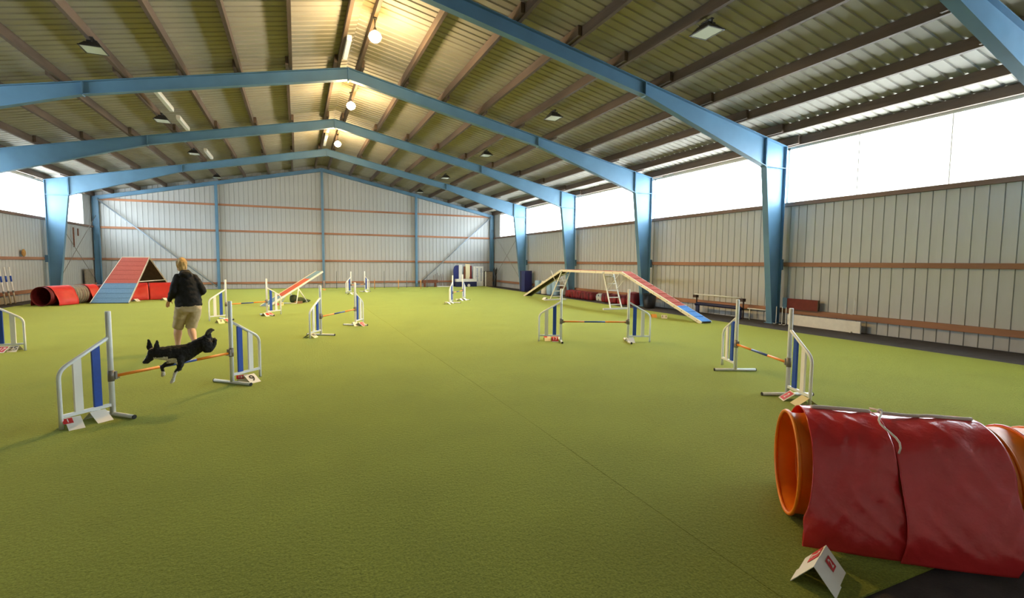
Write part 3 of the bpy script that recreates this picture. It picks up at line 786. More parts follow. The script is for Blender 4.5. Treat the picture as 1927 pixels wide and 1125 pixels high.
def cover(path, s0, s1, foot, seed, amp=0.012, ns=34, nc=54, th=0.006, taper=(0.0, 0.0), bulge=0.05):
    """weighted sheet laid over the tunnel: over the top, then out to both feet"""
    mb = MB(); vs = []; zc = TR + 0.012
    for ly in (0, 1):
        for i in range(ns + 1):
            t = i / ns
            for j in range(nc + 1):
                u = -1 + 2 * j / nc; au = abs(u); sg = 1 if u > 0 else -1
                ext = ((au ** 4) * (taper[1] * max(0, 2 * t - 1) - taper[0] * max(0, 1 - 2 * t))) if u > 0 else 0.0
                s = s0 + (s1 - s0) * t + ext
                q, d = path.at(s); x = Vector((d.y, -d.x, 0))
                a0 = math.radians(74)      # sheet leaves the hoop here (from the top)
                R = TR + 0.012
                frac = 0.46
                if au < frac:
                    a = au / frac * a0; px_, pz = R * math.sin(a), zc + R * math.cos(a); nx_, nz_ = math.sin(a), math.cos(a)
                else:
                    f = (au - frac) / (1 - frac)
                    ax, az = R * math.sin(a0), zc + R * math.cos(a0)
                    bx, bz = foot, 0.012
                    px_ = ax + (bx - ax) * f + bulge * math.sin(f * math.pi) * (0.5 + 0.5 * f); pz = az + (bz - az) * f
                    if f > 0.94: pz = max(pz, 0.012)
                    nx_, nz_ = 1.0, 0.25
                rg = lambda q_: 1.0 - 2.0 * abs(q_)
                wr = (noise.noise((s * 4.5 + au * 2.2 * sg + seed, u * 2.0, seed)) * 0.7 + rg(noise.noise((s * 6 - u * 5 + seed, s * 2 + u * 1.2, seed * 2.1))) * 0.32 + rg(noise.noise((s * 9 + u * 4 + seed, u * 1.5, seed * 1.3))) * 0.22) * amp * (0.30 + 0.8 * au)
                edge = 1.0 - 0.6 * math.exp(-((au - 1) / 0.08) ** 2)
                k = wr * edge + amp * 0.6 - ly * th
                px_ += nx_ * k; pz = max(0.006 + (0.0 if ly else 0.004), pz + nz_ * k)
                vs.append(q + x * (sg * px_) + Vector((0, 0, pz)))
    m1 = nc + 1; off = (ns + 1) * m1; fs = []
    for i in range(ns):
        for j in range(nc):
            a = i * m1 + j
            fs.append((a, a + 1, a + 1 + m1, a + m1)); fs.append((off + a, off + a + m1, off + a + 1 + m1, off + a + 1))
    for i in range(ns):
        for j in (0, nc):
            a = i * m1 + j; fs.append((a, a + m1, off + a + m1, off + a))
    for j in range(nc):
        for i in (0, ns):
            a = i * m1 + j; fs.append((a, a + 1, off + a + 1, off + a))
    mb.add(vs, fs, True); return mb

# the big tunnel beside the camera
TR = 0.33
pa = Path([(2.97, 2.21), (3.34, 1.895), (3.80, 1.56), (4.3, 1.26), (5.0, 0.98), (5.9, 0.88)])
tn = tag(empty('agility_tunnel'), 'big orange agility tunnel with wire hoops under red covers', 'tunnel')
obj('tube_skin', tunnel_shell(pa, 0.0, pa.len, pitch=0.135), 'tunnel_orange', tn)
k = 0
for i in range(int(pa.len / 0.135) + 1):
    s = 0.135 * i
    o = obj('hoop', ring(pa, max(0.008, min(s, pa.len - 0.008)), TR - 0.001, 0.009 if i else 0.013), 'tunnel_orange', tn)
for i in range(int((pa.len - 1.1) / 0.27)):
    s = 1.215 + 0.27 * i
    q = ring(pa, s, TR + 0.004, 0.008); obj('red_trim', q, 'vinyl_red', tn)
def rope(path, s0, s1, dz, r, sd, side=0.0):
    pts = []
    for i in range(25):
        s = s0 + (s1 - s0) * i / 24; q, d = path.at(s); x = Vector((d.y, -d.x, 0))
        pts.append(q + x * (side + 0.012 * noise.noise((s * 5, sd, 0))) + Vector((0, 0, 2 * TR + 0.012 + dz + 0.008 * noise.noise((s * 7, sd, 3)))))
    return MB().tube(pts, r, 8)
cv = tag(empty('tunnel_cover'), 'red vinyl weighted cover at the open orange mouth of the big tunnel', 'tunnel cover')
obj('sheet', cover(pa, 0.075, 0.482, 0.45, 3.1, amp=0.045, taper=(0.20, 0.025), ns=60, nc=110), 'vinyl_red', cv)
obj('carry_strap', rope(pa, 0.13, 0.46, 0.052, 0.013, 1.0), 'rope_white', cv)
cv = tag(empty('tunnel_cover'), 'red vinyl weighted cover on the big tunnel beside its bare orange stretch', 'tunnel cover')
obj('sheet', cover(pa, 0.487, 1.03, 0.475, 8.4, amp=0.040, taper=(0.03, -0.07), ns=60, nc=110), 'vinyl_red', cv)
obj('carry_strap', rope(pa, 0.51, 1.0, 0.050, 0.011, 4.0, 0.02), 'rope_white', cv)
kn = tag(empty('tie_cord'), 'pale knotted cord tying the two red covers on top of the tunnel', 'cord')
q, d = pa.at(0.483); x = Vector((d.y, -d.x, 0))
mb = MB()
pts = []
for i in range(14):
    a = math.radians(-8 + 62 * i / 13)
    pts.append(q + x * ((TR + 0.062) * math.sin(a)) + d * (0.03 * math.sin(i * 0.7)) + Vector((0, 0, TR + 0.012 + (TR + 0.062) * math.cos(a))))
mb.tube(pts, 0.006, 6)
obj('cord', mb, 'rope_white', kn)
obj('knot', MB().ell(pts[2], 0.018, 0.016, 0.014, 10, 8), 'rope_white', kn)

# tunnel lying under the A-frame
TR = 0.33
pb_ = Path([(-8.12, 21.98), (-7.96, 22.42), (-7.6, 23.02), (-7.08, 23.72), (-6.42, 24.28), (-5.75, 24.58), (-5.1, 24.72), (-4.55, 24.75)])
tn = tag(empty('agility_tunnel'), 'red agility tunnel running through under the A-frame', 'tunnel')
obj('tube_skin', tunnel_shell(pb_, 0.0, pb_.len, pitch=0.13, seg=28), 'tunnel_maroon', tn)
obj('hoop', ring(pb_, 0.01, TR, 0.012), 'tunnel_maroon', tn); obj('hoop', ring(pb_, pb_.len - 0.01, TR, 0.012), 'tunnel_maroon', tn)
for i in range(5): obj('hoop', ring(pb_, 1.10 + 0.09 * i, TR + 0.004, 0.013), 'tunnel_grey', tn)
obj('bare_sleeve', MB().add(*(lambda m_: (m_.v, m_.f))(tunnel_shell(pb_, 1.05, 1.52, pitch=0.09, seg=28, amp=0.004)), True), 'tunnel_grey', tn).scale = (1, 1, 1)
for s0, s1, lb, sd in ((0.16, 1.02, 'red cover at the dark open mouth of the tunnel under the A-frame', 2.0), (1.55, 1.92, 'red cover partly hidden by the grey-blue A-frame ramp', 5.0), (3.0, 3.72, 'red cover beside the A-frame with a dark tie seam', 6.3), (3.75, 4.6, 'red cover at the tunnel end behind the running person', 7.7)):
    s1 = min(s1, pb_.len - 0.02)
    tag(obj('tunnel_cover', cover(pb_, s0, s1, 0.44, sd, amp=0.014, ns=14, nc=36), 'vinyl_red_far'), lb, 'tunnel cover')

# ------------------------------------------------------------------ seesaw
ss = tag(empty('seesaw'), 'seesaw with a red and grey-blue plank tipped to the ground at one end', 'seesaw')
ss.matrix_world = local((-0.13, 20.97), (0.97, 1.37))
HL = 1.80; zp = 0.62; sn = (zp - 0.03) / HL; tl_ = math.asin(sn)
def spt(l, u, k): return Vector((u, l * math.cos(tl_) - k * math.sin(tl_), zp + l * math.sin(tl_) + k * math.cos(tl_)))
def slab2(l0, l1, k0, k1, u0, u1):
    vs = [spt(l, u, k) for k in (k0, k1) for l, u in ((l0, u0), (l0, u1), (l1, u1), (l1, u0))]
    return MB().add(vs, [(0, 1, 2, 3), (4, 7, 6, 5), (0, 4, 5, 1), (1, 5, 6, 2), (2, 6, 7, 3), (3, 7, 4, 0)])
pk = obj('plank', slab2(-HL, HL, -0.035, 0.0, -0.15, 0.15), 'ramp_edge', ss)
o = obj('running_surface', slab2(-HL + 0.9, HL - 0.9, 0.0, 0.012, -0.14, 0.14), 'ramp_red', pk); o['label'] = 'red middle surface'
obj('contact_zone', slab2(-HL, -HL + 0.9, 0.0, 0.012, -0.14, 0.14), 'ramp_blue', pk); obj('contact_zone', slab2(HL - 0.9, HL, 0.0, 0.012, -0.14, 0.14), 'ramp_blue', pk)
for u in (-0.16, 0.16): obj('edge_rail', slab2(-HL, HL, -0.05, 0.016, u - 0.012, u + 0.012), 'ramp_edge', pk)
for u in (-1, 1):
    for v in (-1, 1):
        obj('leg', MB().tube([(u * 0.19, 0, zp - 0.06), (u * 0.33, v * 0.34, 0.015)], 0.020, 8), 'aluminium', ss)
obj('pivot_bar', MB().tube([(-0.21, 0, zp - 0.06), (0.21, 0, zp - 0.06)], 0.022, 10), 'aluminium', ss)
obj('foot_bar', MB().tube([(-0.33, 0.34, 0.018), (0.33, 0.34, 0.018)], 0.018, 8).tube([(-0.33, -0.34, 0.018), (0.33, -0.34, 0.018)], 0.018, 8), 'aluminium', ss)
mb = MB(); c0 = Vector((0.0, 21.0, 0))
mb.ell((0.08, 21.05, 0.10), 0.22, 0.16, 0.12, 18, 12); mb.ell((-0.15, 20.98, 0.16), 0.16, 0.13, 0.17, 16, 10); mb.ell((0.28, 21.2, 0.06), 0.18, 0.10, 0.07, 16, 10)
sb = remesh(mb, 0.025, 3, 'slumped_heap')
for v in sb.vertices:
    v.co += Vector(noise.noise_vector(v.co * 9)) * 0.02; v.co.z = max(0.004, v.co.z)
tag(obj('slumped_heap', sb, 'heap_green'), 'dark green slumped heap under the seesaw pivot', 'weight bag')  # lumpy dark green mound beneath the pivot
tag(obj('wooden_block', MB().box((-0.12, 20.62, 0), (0.16, 20.70, 0.09)), 'wood_block', None), 'low brown wooden block by the seesaw legs', 'block')

# ------------------------------------------------------------------ dogwalk
dw = tag(empty('dogwalk', (10.42, 0, 0)), 'long dogwalk of three planks on two white ladder trestles', 'dogwalk')
DZ, DY = 1.36, (10.34, 14.05, 18.35, 22.05)
def plank(y0, z0, y1, z1, cols, under, steps):
    d = Vector((0, y1 - y0, z1 - z0)); L_ = d.length; e = d.normalized(); nrm = Vector((0, -e.z, e.y))
    def slab3(l0, l1, k0, k1, u0, u1):
        vs = [Vector((u, y0, z0)) + e * l + nrm * k for k in (k0, k1) for l, u in ((l0, u0), (l0, u1), (l1, u1), (l1, u0))]
        return MB().add(vs, [(0, 1, 2, 3), (4, 7, 6, 5), (0, 4, 5, 1), (1, 5, 6, 2), (2, 6, 7, 3), (3, 7, 4, 0)])
    pk = obj('plank', slab3(0, L_, -0.045, 0.0, -0.165, 0.165), under, dw)
    for a, b_, mt in cols: obj('running_surface', slab3(a * L_, b_ * L_, 0.0, 0.012, -0.165, 0.165), mt, pk)
    for u in (-0.18, 0.18):
        obj('side_board', slab3(0, L_, -0.085, 0.004, u - 0.014, u + 0.014), 'ramp_edge', pk)
        for i in range(steps):
            l = L_ * (i + 0.5) / steps
            obj('bolt', MB().tube([Vector((u + (0.013 if u > 0 else -0.013), y0, z0)) + e * l - nrm * 0.04, Vector((u + (0.022 if u > 0 else -0.022), y0, z0)) + e * l - nrm * 0.04], 0.011, 8), 'black_cap', pk)
    for i in range(1, steps):
        l = L_ * i / steps
        mt = [m_ for a, b_, m_ in cols if a * L_ <= l <= b_ * L_][0]
        obj('slat', slab3(l - 0.012, l + 0.012, 0.012, 0.022, -0.16, 0.16), mt, pk)
plank(DY[0], 0.05, DY[1], DZ, ((0, 0.27, 'ramp_blue_bright'), (0.27, 1, 'ramp_red')), 'ramp_underside', 12)
plank(DY[1], DZ, DY[2], DZ, ((0, 1, 'ramp_red'),), 'ramp_underside', 4)
plank(DY[2], DZ, DY[3], 0.05, ((0, 0.73, 'ramp_red'), (0.73, 1, 'ramp_blue_bright')), 'ramp_underside', 12)
def trestle(yb, yt, xo):
    tr_ = empty('trestle', (0, 0, 0), 0, dw)
    for u in (-0.24, 0.24):
        obj('ladder_leg', MB().bar((u, yb, 0.05), (u * 0.85, yt, DZ - 0.02), 0.05, 0.03, up=(1, 0, 0)), 'white_paint', tr_)
    for i in range(5):
        f = 0.10 + 0.19 * i
        y, z = yb + (yt - yb) * f, 0.05 + (DZ - 0.07) * f
        obj('rung', MB().bar((-0.24 * (1 - 0.15 * f), y, z), (0.24 * (1 - 0.15 * f), y, z), 0.04, 0.03), 'white_paint', tr_)
    obj('ground_bar', MB().bar((-0.55, yb, 0.032), (0.55, yb, 0.032), 0.06, 0.06), 'white_paint', tr_)
    s = 1 if yt > yb else -1
    for u in (-0.2, 0.2):
        obj('brace', MB().tube([(u, yb + (yt - yb) * 0.5, DZ * 0.52), (u, yt - s * 1.0, DZ - 0.05)], 0.011, 8), 'aluminium', tr_)
    obj('head_bar', MB().bar((-0.27, yt, DZ - 0.07), (0.27, yt, DZ - 0.07), 0.04, 0.04), 'white_paint', tr_)
trestle(14.6, 15.15, 0); trestle(19.15, 18.2, 0)

# ------------------------------------------------------------------ stored gear along the dogwalk-side wall
XG = XR - 0.12
mb = MB().box((-0.25, -0.06, 0.0), (0.25, 0.06, 1.15)); 
r = tag(empty('folding_mat', (12.12, 25.85, 0), math.radians(24)), 'folded navy gym mat standing upright by a blue column', 'mat')
obj('mat_panel', MB().box((-0.32, -0.19, 0), (0.32, -0.07, 1.16)), 'pad_navy', r); obj('mat_panel', MB().box((-0.32, -0.065, 0), (0.32, 0.055, 1.15)), 'pad_navy', r)
obj('mat_panel', MB().box((-0.32, 0.06, 0), (0.32, 0.18, 1.16)), 'pad_navy_dark', r); obj('cover_flap', MB().box((-0.322, -0.192, 1.16), (0.322, 0.182, 1.175)), 'pad_navy_dark', r)
def drum(x, y, rr, h, mt, label):
    o = empty('plastic_barrel', (x, y, 0)); tag(o, label, 'barrel', 'plastic barrels by the wall')
    obj('body', MB().tube([(0, 0, 0), (0, 0, 0.02), (0, 0, h * 0.3), (0, 0, h * 0.33), (0, 0, h * 0.36), (0, 0, h * 0.66), (0, 0, h * 0.69), (0, 0, h * 0.72), (0, 0, h - 0.02), (0, 0, h)], [rr * .9, rr * .97, rr, rr * 1.03, rr, rr, rr * 1.03, rr, rr * .97, rr * .88], 24), mt, o)
    obj('lid', MB().tube([(0, 0, h), (0, 0, h + 0.025)], rr * 0.8, 24), mt, o)
drum(11.98, 23.95, 0.19, 0.66, 'plastic_light_blue', 'light blue barrel nearest the navy gym mat')
drum(12.02, 23.3, 0.18, 0.66, 'plastic_white', 'white barrel between light blue ones')
drum(12.06, 22.7, 0.2, 0.70, 'plastic_light_blue', 'light blue barrel next to the white barrel')
drum(12.08, 22.15, 0.2, 0.70, 'plastic_light_blue', 'light blue barrel nearest the row of wine red bags')
def bag(x, y, lx, ly, h, seed, mt, label, cat='sandbag', grp='folded wine red bags by the wall', name='storage_bag'):
    mb = MB(); n_ = 10; vs = []; fs = []
    bm = bmesh.new(); bmesh.ops.create_cube(bm, size=1.0)
    bmesh.ops.subdivide_edges(bm, edges=bm.edges, cuts=5, use_grid_fill=True)
    for v in bm.verts:
        c_ = v.co.copy(); rr = 1 - 0.10 * ((2 * c_.x) ** 4 + (2 * c_.y) ** 4) * 0.5
        q = Vector((c_.x * lx * (1 - 0.12 * (2 * c_.z) ** 2), c_.y * ly * (1 - 0.1 * (2 * c_.z) ** 2), (c_.z + 0.5) * h * rr))
        q += Vector(noise.noise_vector(q * 7 + Vector((seed, 0, 0)))) * 0.025
        q.z = max(0.004, q.z); v.co = q
    me = bpy.data.meshes.new(name); bm.to_mesh(me); bm.free()
    for q in me.polygons: q.use_smooth = True
    o = tag(empty(name, (x, y, 0)), label, cat, grp)
    obj('body', me, mt, o)
    obj('strap', MB().box((-lx * 0.505, -0.02, 0.02), (-lx * 0.49, 0.02, h * 0.85)), 'strap_dark', o)
YS = [20.64, 20.17, 19.70, 19.23, 18.76]
for i, y in enumerate(YS): bag(12.1, y, 0.42, 0.43, 0.36, i * 3.3, 'vinyl_wine', 'folded wine red bag in the row before the far trestle, number %s from the barrels' % ('one', 'two', 'three', 'four', 'five')[i])
bag(12.2, 18.2, 0.3, 0.42, 0.32, 55, 'plastic_white', 'cream bag between the two rows of wine red bags')
for i, y in enumerate((17.55, 17.0, 16.4)): bag(12.12, y, 0.42, 0.5, 0.38, 20 + i * 3.3, 'vinyl_wine', 'folded wine red bag behind the near trestle, number %s from the cream bag' % ('one', 'two', 'three')[i])
bag(12.15, 15.85, 0.44, 0.5, 0.52, 77, 'vinyl_wine', 'taller wine red bag heaped against the blue column by the bin')
bn = tag(empty('waste_bin', (12.02, 14.75, 0)), 'black round waste bin beneath the dogwalk ramp', 'bin')
obj('body', MB().tube([(0, 0, 0), (0, 0, 0.02), (0, 0, 0.5), (0, 0, 0.52), (0, 0, 0.5), (0, 0, 0.02), (0, 0, 0.015)], [0.19, 0.2, 0.24, 0.255, 0.235, 0.19, 0.02], 24), 'plastic_black', bn)
obj('rim', MB().tube([(0.25 * math.cos(a * math.pi / 12), 0.25 * math.sin(a * math.pi / 12), 0.52) for a in range(24)], 0.014, 8, closed=True), 'plastic_black', bn)
hk = MB().tube([(0, 0, 0.0), (0, 0.0, 0.8), (0.0, 0.05, 0.88), (0, 0.12, 0.88), (0, 0.16, 0.80)], 0.016, 8)
tag(obj('hooked_stick', hk, 'strap_dark', None, (12.05, 14.72, 0.021)), 'dark hooked stick poking up out of the black bin', 'stick')
# low hurdle bench with white bar
bn = tag(empty('low_hurdle', (12.30, 11.75, 0)), 'low dark hurdle with a white bar across its posts by the wall', 'hurdle')
for y in (-0.95, 0.95):
    po = obj('post', MB().box((0.0, y - 0.015, 0), (0.03, y + 0.015, 0.6)), 'strap_dark', bn)
    obj('bar_block', MB().box((-0.09, y - 0.07, 0.53), (0.03, y + 0.07, 0.62)), 'strap_dark', po)
    obj('leg', MB().box((-0.05, y * 0.9 - 0.07, 0), (-0.005, y * 0.9 + 0.07, 0.3)), 'pad_navy_dark', bn)
obj('cross_bar', MB().tube([(-0.07, -0.95, 0.64), (-0.07, 0.95, 0.64)], 0.02, 10), 'white_paint', bn)
obj('lower_beam', MB().tube([(-0.03, -0.93, 0.28), (-0.03, -0.88, 0.33), (-0.03, 0.88, 0.33), (-0.03, 0.93, 0.28)], 0.055, 12), 'pad_navy_dark', bn)
tag(obj('loose_bar', MB().tube([(12.36, 10.68, 0.335), (12.36, 9.95, 0.335)], 0.018, 10).tube([(12.36, 10.6, 0.0), (12.36, 10.6, 0.335)], 0.012, 8).tube([(12.36, 10.02, 0.0), (12.36, 10.02, 0.335)], 0.012, 8), 'white_paint'), 'white bar on thin stubs beside a blue column', 'bar')
# red board leaning on the girt, white board on the floor, hooked stakes
bd = tag(empty('padded_board', (12.54, 9.05, 0.428)), 'dark red padded board with a blue end standing on the wall girt', 'board')
obj('panel', MB().box((-0.05, -0.44, 0), (0.0, 0.44, 0.29)), 'board_brown', bd)
obj('end_panel', MB().box((-0.05, 0.445, 0), (0.0, 0.58, 0.30)), 'ramp_blue', bd)
obj('edge', MB().box((-0.052, -0.46, 0), (0.002, -0.44, 0.29)), 'ramp_underside', bd)
wb = tag(empty('white_board', (12.45, 8.45, 0.0)), 'long white board standing on edge on the floor at the wall', 'board')
obj('panel', MB().box((-0.02, -0.97, 0.0), (0.02, 0.97, 0.285)), 'plastic_white', wb)
obj('foot', MB().box((-0.08, 0.75, 0.0), (0.08, 0.79, 0.03)), 'plastic_white', wb); obj('foot', MB().box((-0.08, -0.79, 0.0), (0.08, -0.75, 0.03)), 'plastic_white', wb)
def stake(x, y, z, h, label):
    tag(obj('hooked_stake', MB().tube([(-0.05, 0.05, 0.012), (-0.02, 0.02, 0.008), (0, 0, 0.02), (0, 0, h)], 0.009, 8), 'white_paint', None, (x, y, z)), label, 'stake', 'hooked white stakes')
for i, (px, py) in enumerate(((1460, 609), (1471, 610), (1478, 611.5))):
    q = gz(px, py); stake(12.2, q.y * 12.2 / q.x, 0.0, 0.49, 'thin hooked white stake standing by the blue column, number %s from it' % ('one', 'two', 'three')[i])
for y, nm in ((7.95, 'nearer the red board'), (7.74, 'further from the red board')): stake(12.58, y, 0.428, 0.42, 'thin white hooked stake standing on the wall girt, ' + nm)

# ------------------------------------------------------------------ stored gear in the far corner
r = tag(empty('wall_obstacle', (10.35, 31.55, 0)), 'navy and white wall obstacle with two white towers', 'obstacle')
obj('base', MB().box((-0.72, -0.16, 0), (0.72, 0.16, 0.34)), 'pad_navy_dark', r)
obj('top_board', MB().box((-0.72, -0.17, 0.34), (0.72, 0.17, 0.52)), 'plastic_white', r)
o = obj('emblem', MB().tube([(0.16, -0.165, 0.09), (0.16, -0.158, 0.09)], 0.10, 20), 'plastic_white', r); o['label'] = 'round white emblem'
r = tag(empty('wall_tower', (9.98, 32.0, 0)), 'navy rounded panel with a white face behind the wall obstacle', 'obstacle', 'towers of the wall obstacle')
obj('back_panel', MB().prism([(-0.36, 0), (0.0, 0), (0.0, 1.42), (-0.2, 1.42), (-0.3, 1.32), (-0.36, 1.1)], 'y', -0.05, 0.05), 'pad_navy', r)
obj('face', MB().box((0.005, -0.06, 0), (0.24, 0.06, 1.46)), 'plastic_white', r)
r = tag(empty('wall_tower', (10.6, 31.98, 0)), 'pale brown-edged white panel standing behind the wall obstacle', 'obstacle', 'towers of the wall obstacle')
obj('face', MB().box((-0.14, -0.06, 0), (0.16, 0.06, 1.52)), 'card_cream', r)
obj('edge', MB().box((-0.26, -0.05, 0), (-0.145, 0.05, 1.35)), 'rust', r)
tag(obj('red_panel', MB().box((10.78, 31.95, 0), (10.9, 32.0, 1.4)).box((10.74, 31.88, 0.5), (10.9, 31.95, 0.66)), 'vinyl_wine'), 'narrow wine red panel between the pale tower and the printed board', 'panel')
r = tag(empty('printed_board', (11.30, 31.75, 0)), 'white standing board with two grey columns of print', 'board')
obj('panel', MB().box((-0.36, -0.03, 0.02), (0.36, 0.03, 1.36)), 'plastic_white', r)
for x in (-0.08, 0.2):
    for kk in range(9): 
        wv = 0.05 + 0.04 * random.random()
        obj('print_mark', MB().box((x - wv, -0.0325, 0.36 + 0.1 * kk), (x + wv, -0.0305, 0.43 + 0.1 * kk)), 'banner_print', r)
obj('divider', MB().box((-0.225, -0.034, 0.02), (-0.215, -0.0305, 1.36)), 'ink_grey', r)
r = tag(empty('storage_cabinet', (12.0, 31.8, 0)), 'dark grey-brown cabinet with a white edge post in the corner', 'cabinet')
obj('body', MB().box((-0.18, -0.2, 0), (0.3, 0.25, 1.0)), 'tunnel_grey', r); obj('edge_post', MB().box((-0.25, -0.22, 0), (-0.185, -0.16, 1.02)), 'plastic_white', r)
obj('top', MB().box((-0.2, -0.22, 1.0), (0.32, 0.25, 1.03)), 'plastic_black', r)
mb = MB()
for i in range(14):
    a = i * 2.39; mb.tube([(12.2 + 0.06 * math.cos(a), 30.9 + 0.06 * math.sin(a), 0), (12.2 + 0.07 * math.cos(a), 30.9 + 0.16 * math.sin(a), 0.7), (12.2 + 0.1 * math.cos(a * 1.7), 30.9 + 0.3 * math.sin(a * 1.7), 1.1 + 0.25 * random.random())], 0.03, 6)
bm_ = remesh(mb, 0.03, 2, 'net_bundle')
tag(obj('net_bundle', bm_, 'plastic_black'), 'black bundle of netting leaning in the far corner', 'net')
# thin stakes and low poles in front of the far wall
for px, hi in ((633.5, 1.05), (726, 1.06), (771, 1.06), (813, 1.06)):
    q = gz(px, 542.5); tag(obj('fence_stake', MB().tube([(q.x, 31.3, 0), (q.x, 31.3, hi - 0.03), (q.x, 31.3, hi)], [0.018, 0.016, 0.004], 8), 'ink_grey'), 'tall thin dark stake standing before the far wall', 'stake', 'dark stakes before the far wall')
for px in (705, 750, 792):
    q = gz(px, 543.5); tag(obj('marker_pole', MB().tube([(q.x, q.y, 0), (q.x, q.y, 0.53), (q.x, q.y, 0.55)], [0.022, 0.02, 0.012], 8), 'card_orange'), 'short pale orange pole standing at the edge of the turf', 'pole', 'orange poles at the far turf edge')
q = gz(610, 546)
mb = MB().tube([(q.x, q.y, 0.0), (q.x, q.y, 0.06)], [0.10, 0.09], 12).tube([(q.x, q.y, 0.06), (q.x, q.y, 0.55)], 0.015, 8)
tag(obj('marker_pole', mb, 'card_orange'), 'short orange pole on a round foot at the middle gable post', 'pole')
for i, px in enumerate((826, 829.5, 833, 837, 841, 845)):
    q = gz(px, 541)
    tag(obj('rod', MB().tube([(q.x, 31.9, 0), (q.x + 0.03, 32.3, 0.75 + 0.08 * (i % 3))], 0.016, 8), 'sill_timber'), 'slim brown rod leaning on the far wall beside the wall obstacle', 'rod', 'rods leaning on the far wall')
tag(obj('floor_plank', MB().box((8.4, 31.65, 0), (9.4, 31.8, 0.05)), 'plastic_white'), 'pale plank lying on the floor before the leaning rods', 'plank')
tk = tag(empty('timber_balk', (7.95, 31.75, 0)), 'short dark timber balk on stubs before the far girt', 'timber')
obj('balk', MB().box((-0.5, -0.1, 0.27), (0.5, 0.1, 0.46)), 'rust', tk)
for x in (-0.35, 0.35): obj('stub', MB().box((x - 0.05, -0.08, 0), (x + 0.05, 0.08, 0.27)), 'rust', tk)

# ------------------------------------------------------------------ gear on the A-frame side wall
for i, px in enumerate((10.7, 20, 29)):
    base = gz(px, 573 - i); base = base * (-9.5 / base.x)
    r = tag(empty('weave_pole', (-9.5, base.y, 0)), 'white weave pole with blue bands leaning on the wall, number %s from the tunnel' % ('three', 'two', 'one')[i], 'pole', 'leaning weave poles')
    d = Vector((-0.10, -0.03, 1.28)); d = d * (1.34 / d.length)
    obj('pole', MB().tube([(0, 0, 0.01), d], 0.026, 10), 'plastic_white', r)
    for f0, f1, mt in ((0.60, 0.76, 'blue_slat'), (0.30, 0.36, 'ink_grey')): obj('band', MB().tube([d * f0, d * f1], 0.0275, 10), mt, r)
hb = MB().ell((-9.62, 24.9, 1.86), 0.05, 0.13, 0.15, 14, 10)
tag(obj('straw_hat', hb, 'straw_brown'), 'round straw brown hat hung on the wall girt', 'hat')
for y, z0, z1 in ((29.62, 2.2, 3.12), (30.15, 2.75, 3.1)):
    tag(obj('hanging_strap', MB().bar((XL + 0.11, y, z0), (XL + 0.11, y, z1), 0.10, 0.03, up=(1, 0, 0)), 'rust'), 'rusty brown strap hanging from the sill rail', 'strap', 'rusty straps on the wall')
tag(obj('grey_panel', MB().box((XL + 0.12, 30.6, 0.0), (XL + 0.17, 31.7, 1.15)), 'tunnel_grey'), 'plain grey panel standing against the wall by the far corner', 'panel')

# ------------------------------------------------------------------ double tent card in front of the big tunnel
def tent(base, ridge_dir, label, faces, W, ln, half, lift=0.0):
    d = Vector((ridge_dir[0], ridge_dir[1], 0)).normalized(); n_ = Vector((-d.y, d.x, 0))
    hw = ln * math.sin(half)
    # local x = ridge; front (-y) side is to the viewer's right hand
    pa_ = Vector((base[0], base[1], 0)) - n_ * hw - d * W / 2; pb2 = pa_ + d * W
    return card(pa_, pb2, label, faces, 'card_white', W, ln, half)
rd = (0.92, 0.39)
tent((2.563, 1.662), rd, 'white folded card with a red numeral on both faces before the big red tunnel', [(B_, '2', 'card_white', 0.085, 0.0, 0.025, (0.12, 0.075)), (F_, '2', 'card_white', 0.06, -0.02, 0.015, (0.07, 0.06))], 0.15, 0.150, 0.70)
tent((2.43, 1.605), rd, 'plain white folded card pushed up to the red numbered card before the big tunnel', [], 0.125, 0.160, 0.70)

# ------------------------------------------------------------------ running person, seen from behind
def facing(base, sx=0.85):
    """upright frame whose y axis points away along the line of sight; sx slims the figure across it"""
    aw = Vector((base[0], base[1], 0)).normalized(); rv = Vector((aw.y, -aw.x, 0)) * sx
    return Matrix(((rv.x, aw.x, 0, base[0]), (rv.y, aw.y, 0, base[1]), (0, 0, 1, base[2]), (0, 0, 0, 1)))
def loft(mb, rings, n_=18):
    """closed tube through (centre, half-width x, half-depth y) rings lying roughly across their path"""
    cs = [Vector(r_[0]) for r_ in rings]; vs = []
    for i, (c_, rx, ry) in enumerate(rings):
        a = cs[max(0, i - 1)]; b_ = cs[min(len(cs) - 1, i + 1)]; d = (b_ - a).normalized()
        ex = Vector((1, 0, 0)) - d * d.x
        if ex.length < 0.2: ex = Vector((0, 1, 0)) - d * d.y
        ex.normalize(); ey = d.cross(ex)
        for k in range(n_):
            t_ = 2 * math.pi * k / n_; vs.append(Vector(c_) + ex * rx * math.cos(t_) + ey * ry * math.sin(t_))
    m_ = len(rings); fs = [tuple(range(n_ - 1, -1, -1)), tuple((m_ - 1) * n_ + k for k in range(n_))]
    for i in range(m_ - 1):
        for k in range(n_):
            l = (k + 1) % n_; fs.append((i * n_ + k, i * n_ + l, (i + 1) * n_ + l, (i + 1) * n_ + k))
    mb.add(vs, fs, True); return mb
def limb(mb, pts):
    """tapered rounded chain of (point, radius)"""
    for (p, r0), (q, r1) in zip(pts[:-1], pts[1:]):
        p, q = Vector(p), Vector(q); rings = []
        for i in range(6):
            f = i / 5; rings.append((p.lerp(q, f), r0 + (r1 - r0) * f, r0 + (r1 - r0) * f))
        loft(mb, rings, 14)
    for p, r0 in pts: mb.ell(p, r0, r0, r0, 14, 10)
    return mb
pbase = gz(352, 661)
person = tag(empty('person'), 'person in a black jacket and khaki shorts running away behind the dog', 'person')
person.matrix_world = facing(pbase)
SHL, SHR = (-0.115, 0.03, 1.32), (0.185, 0.03, 1.315)
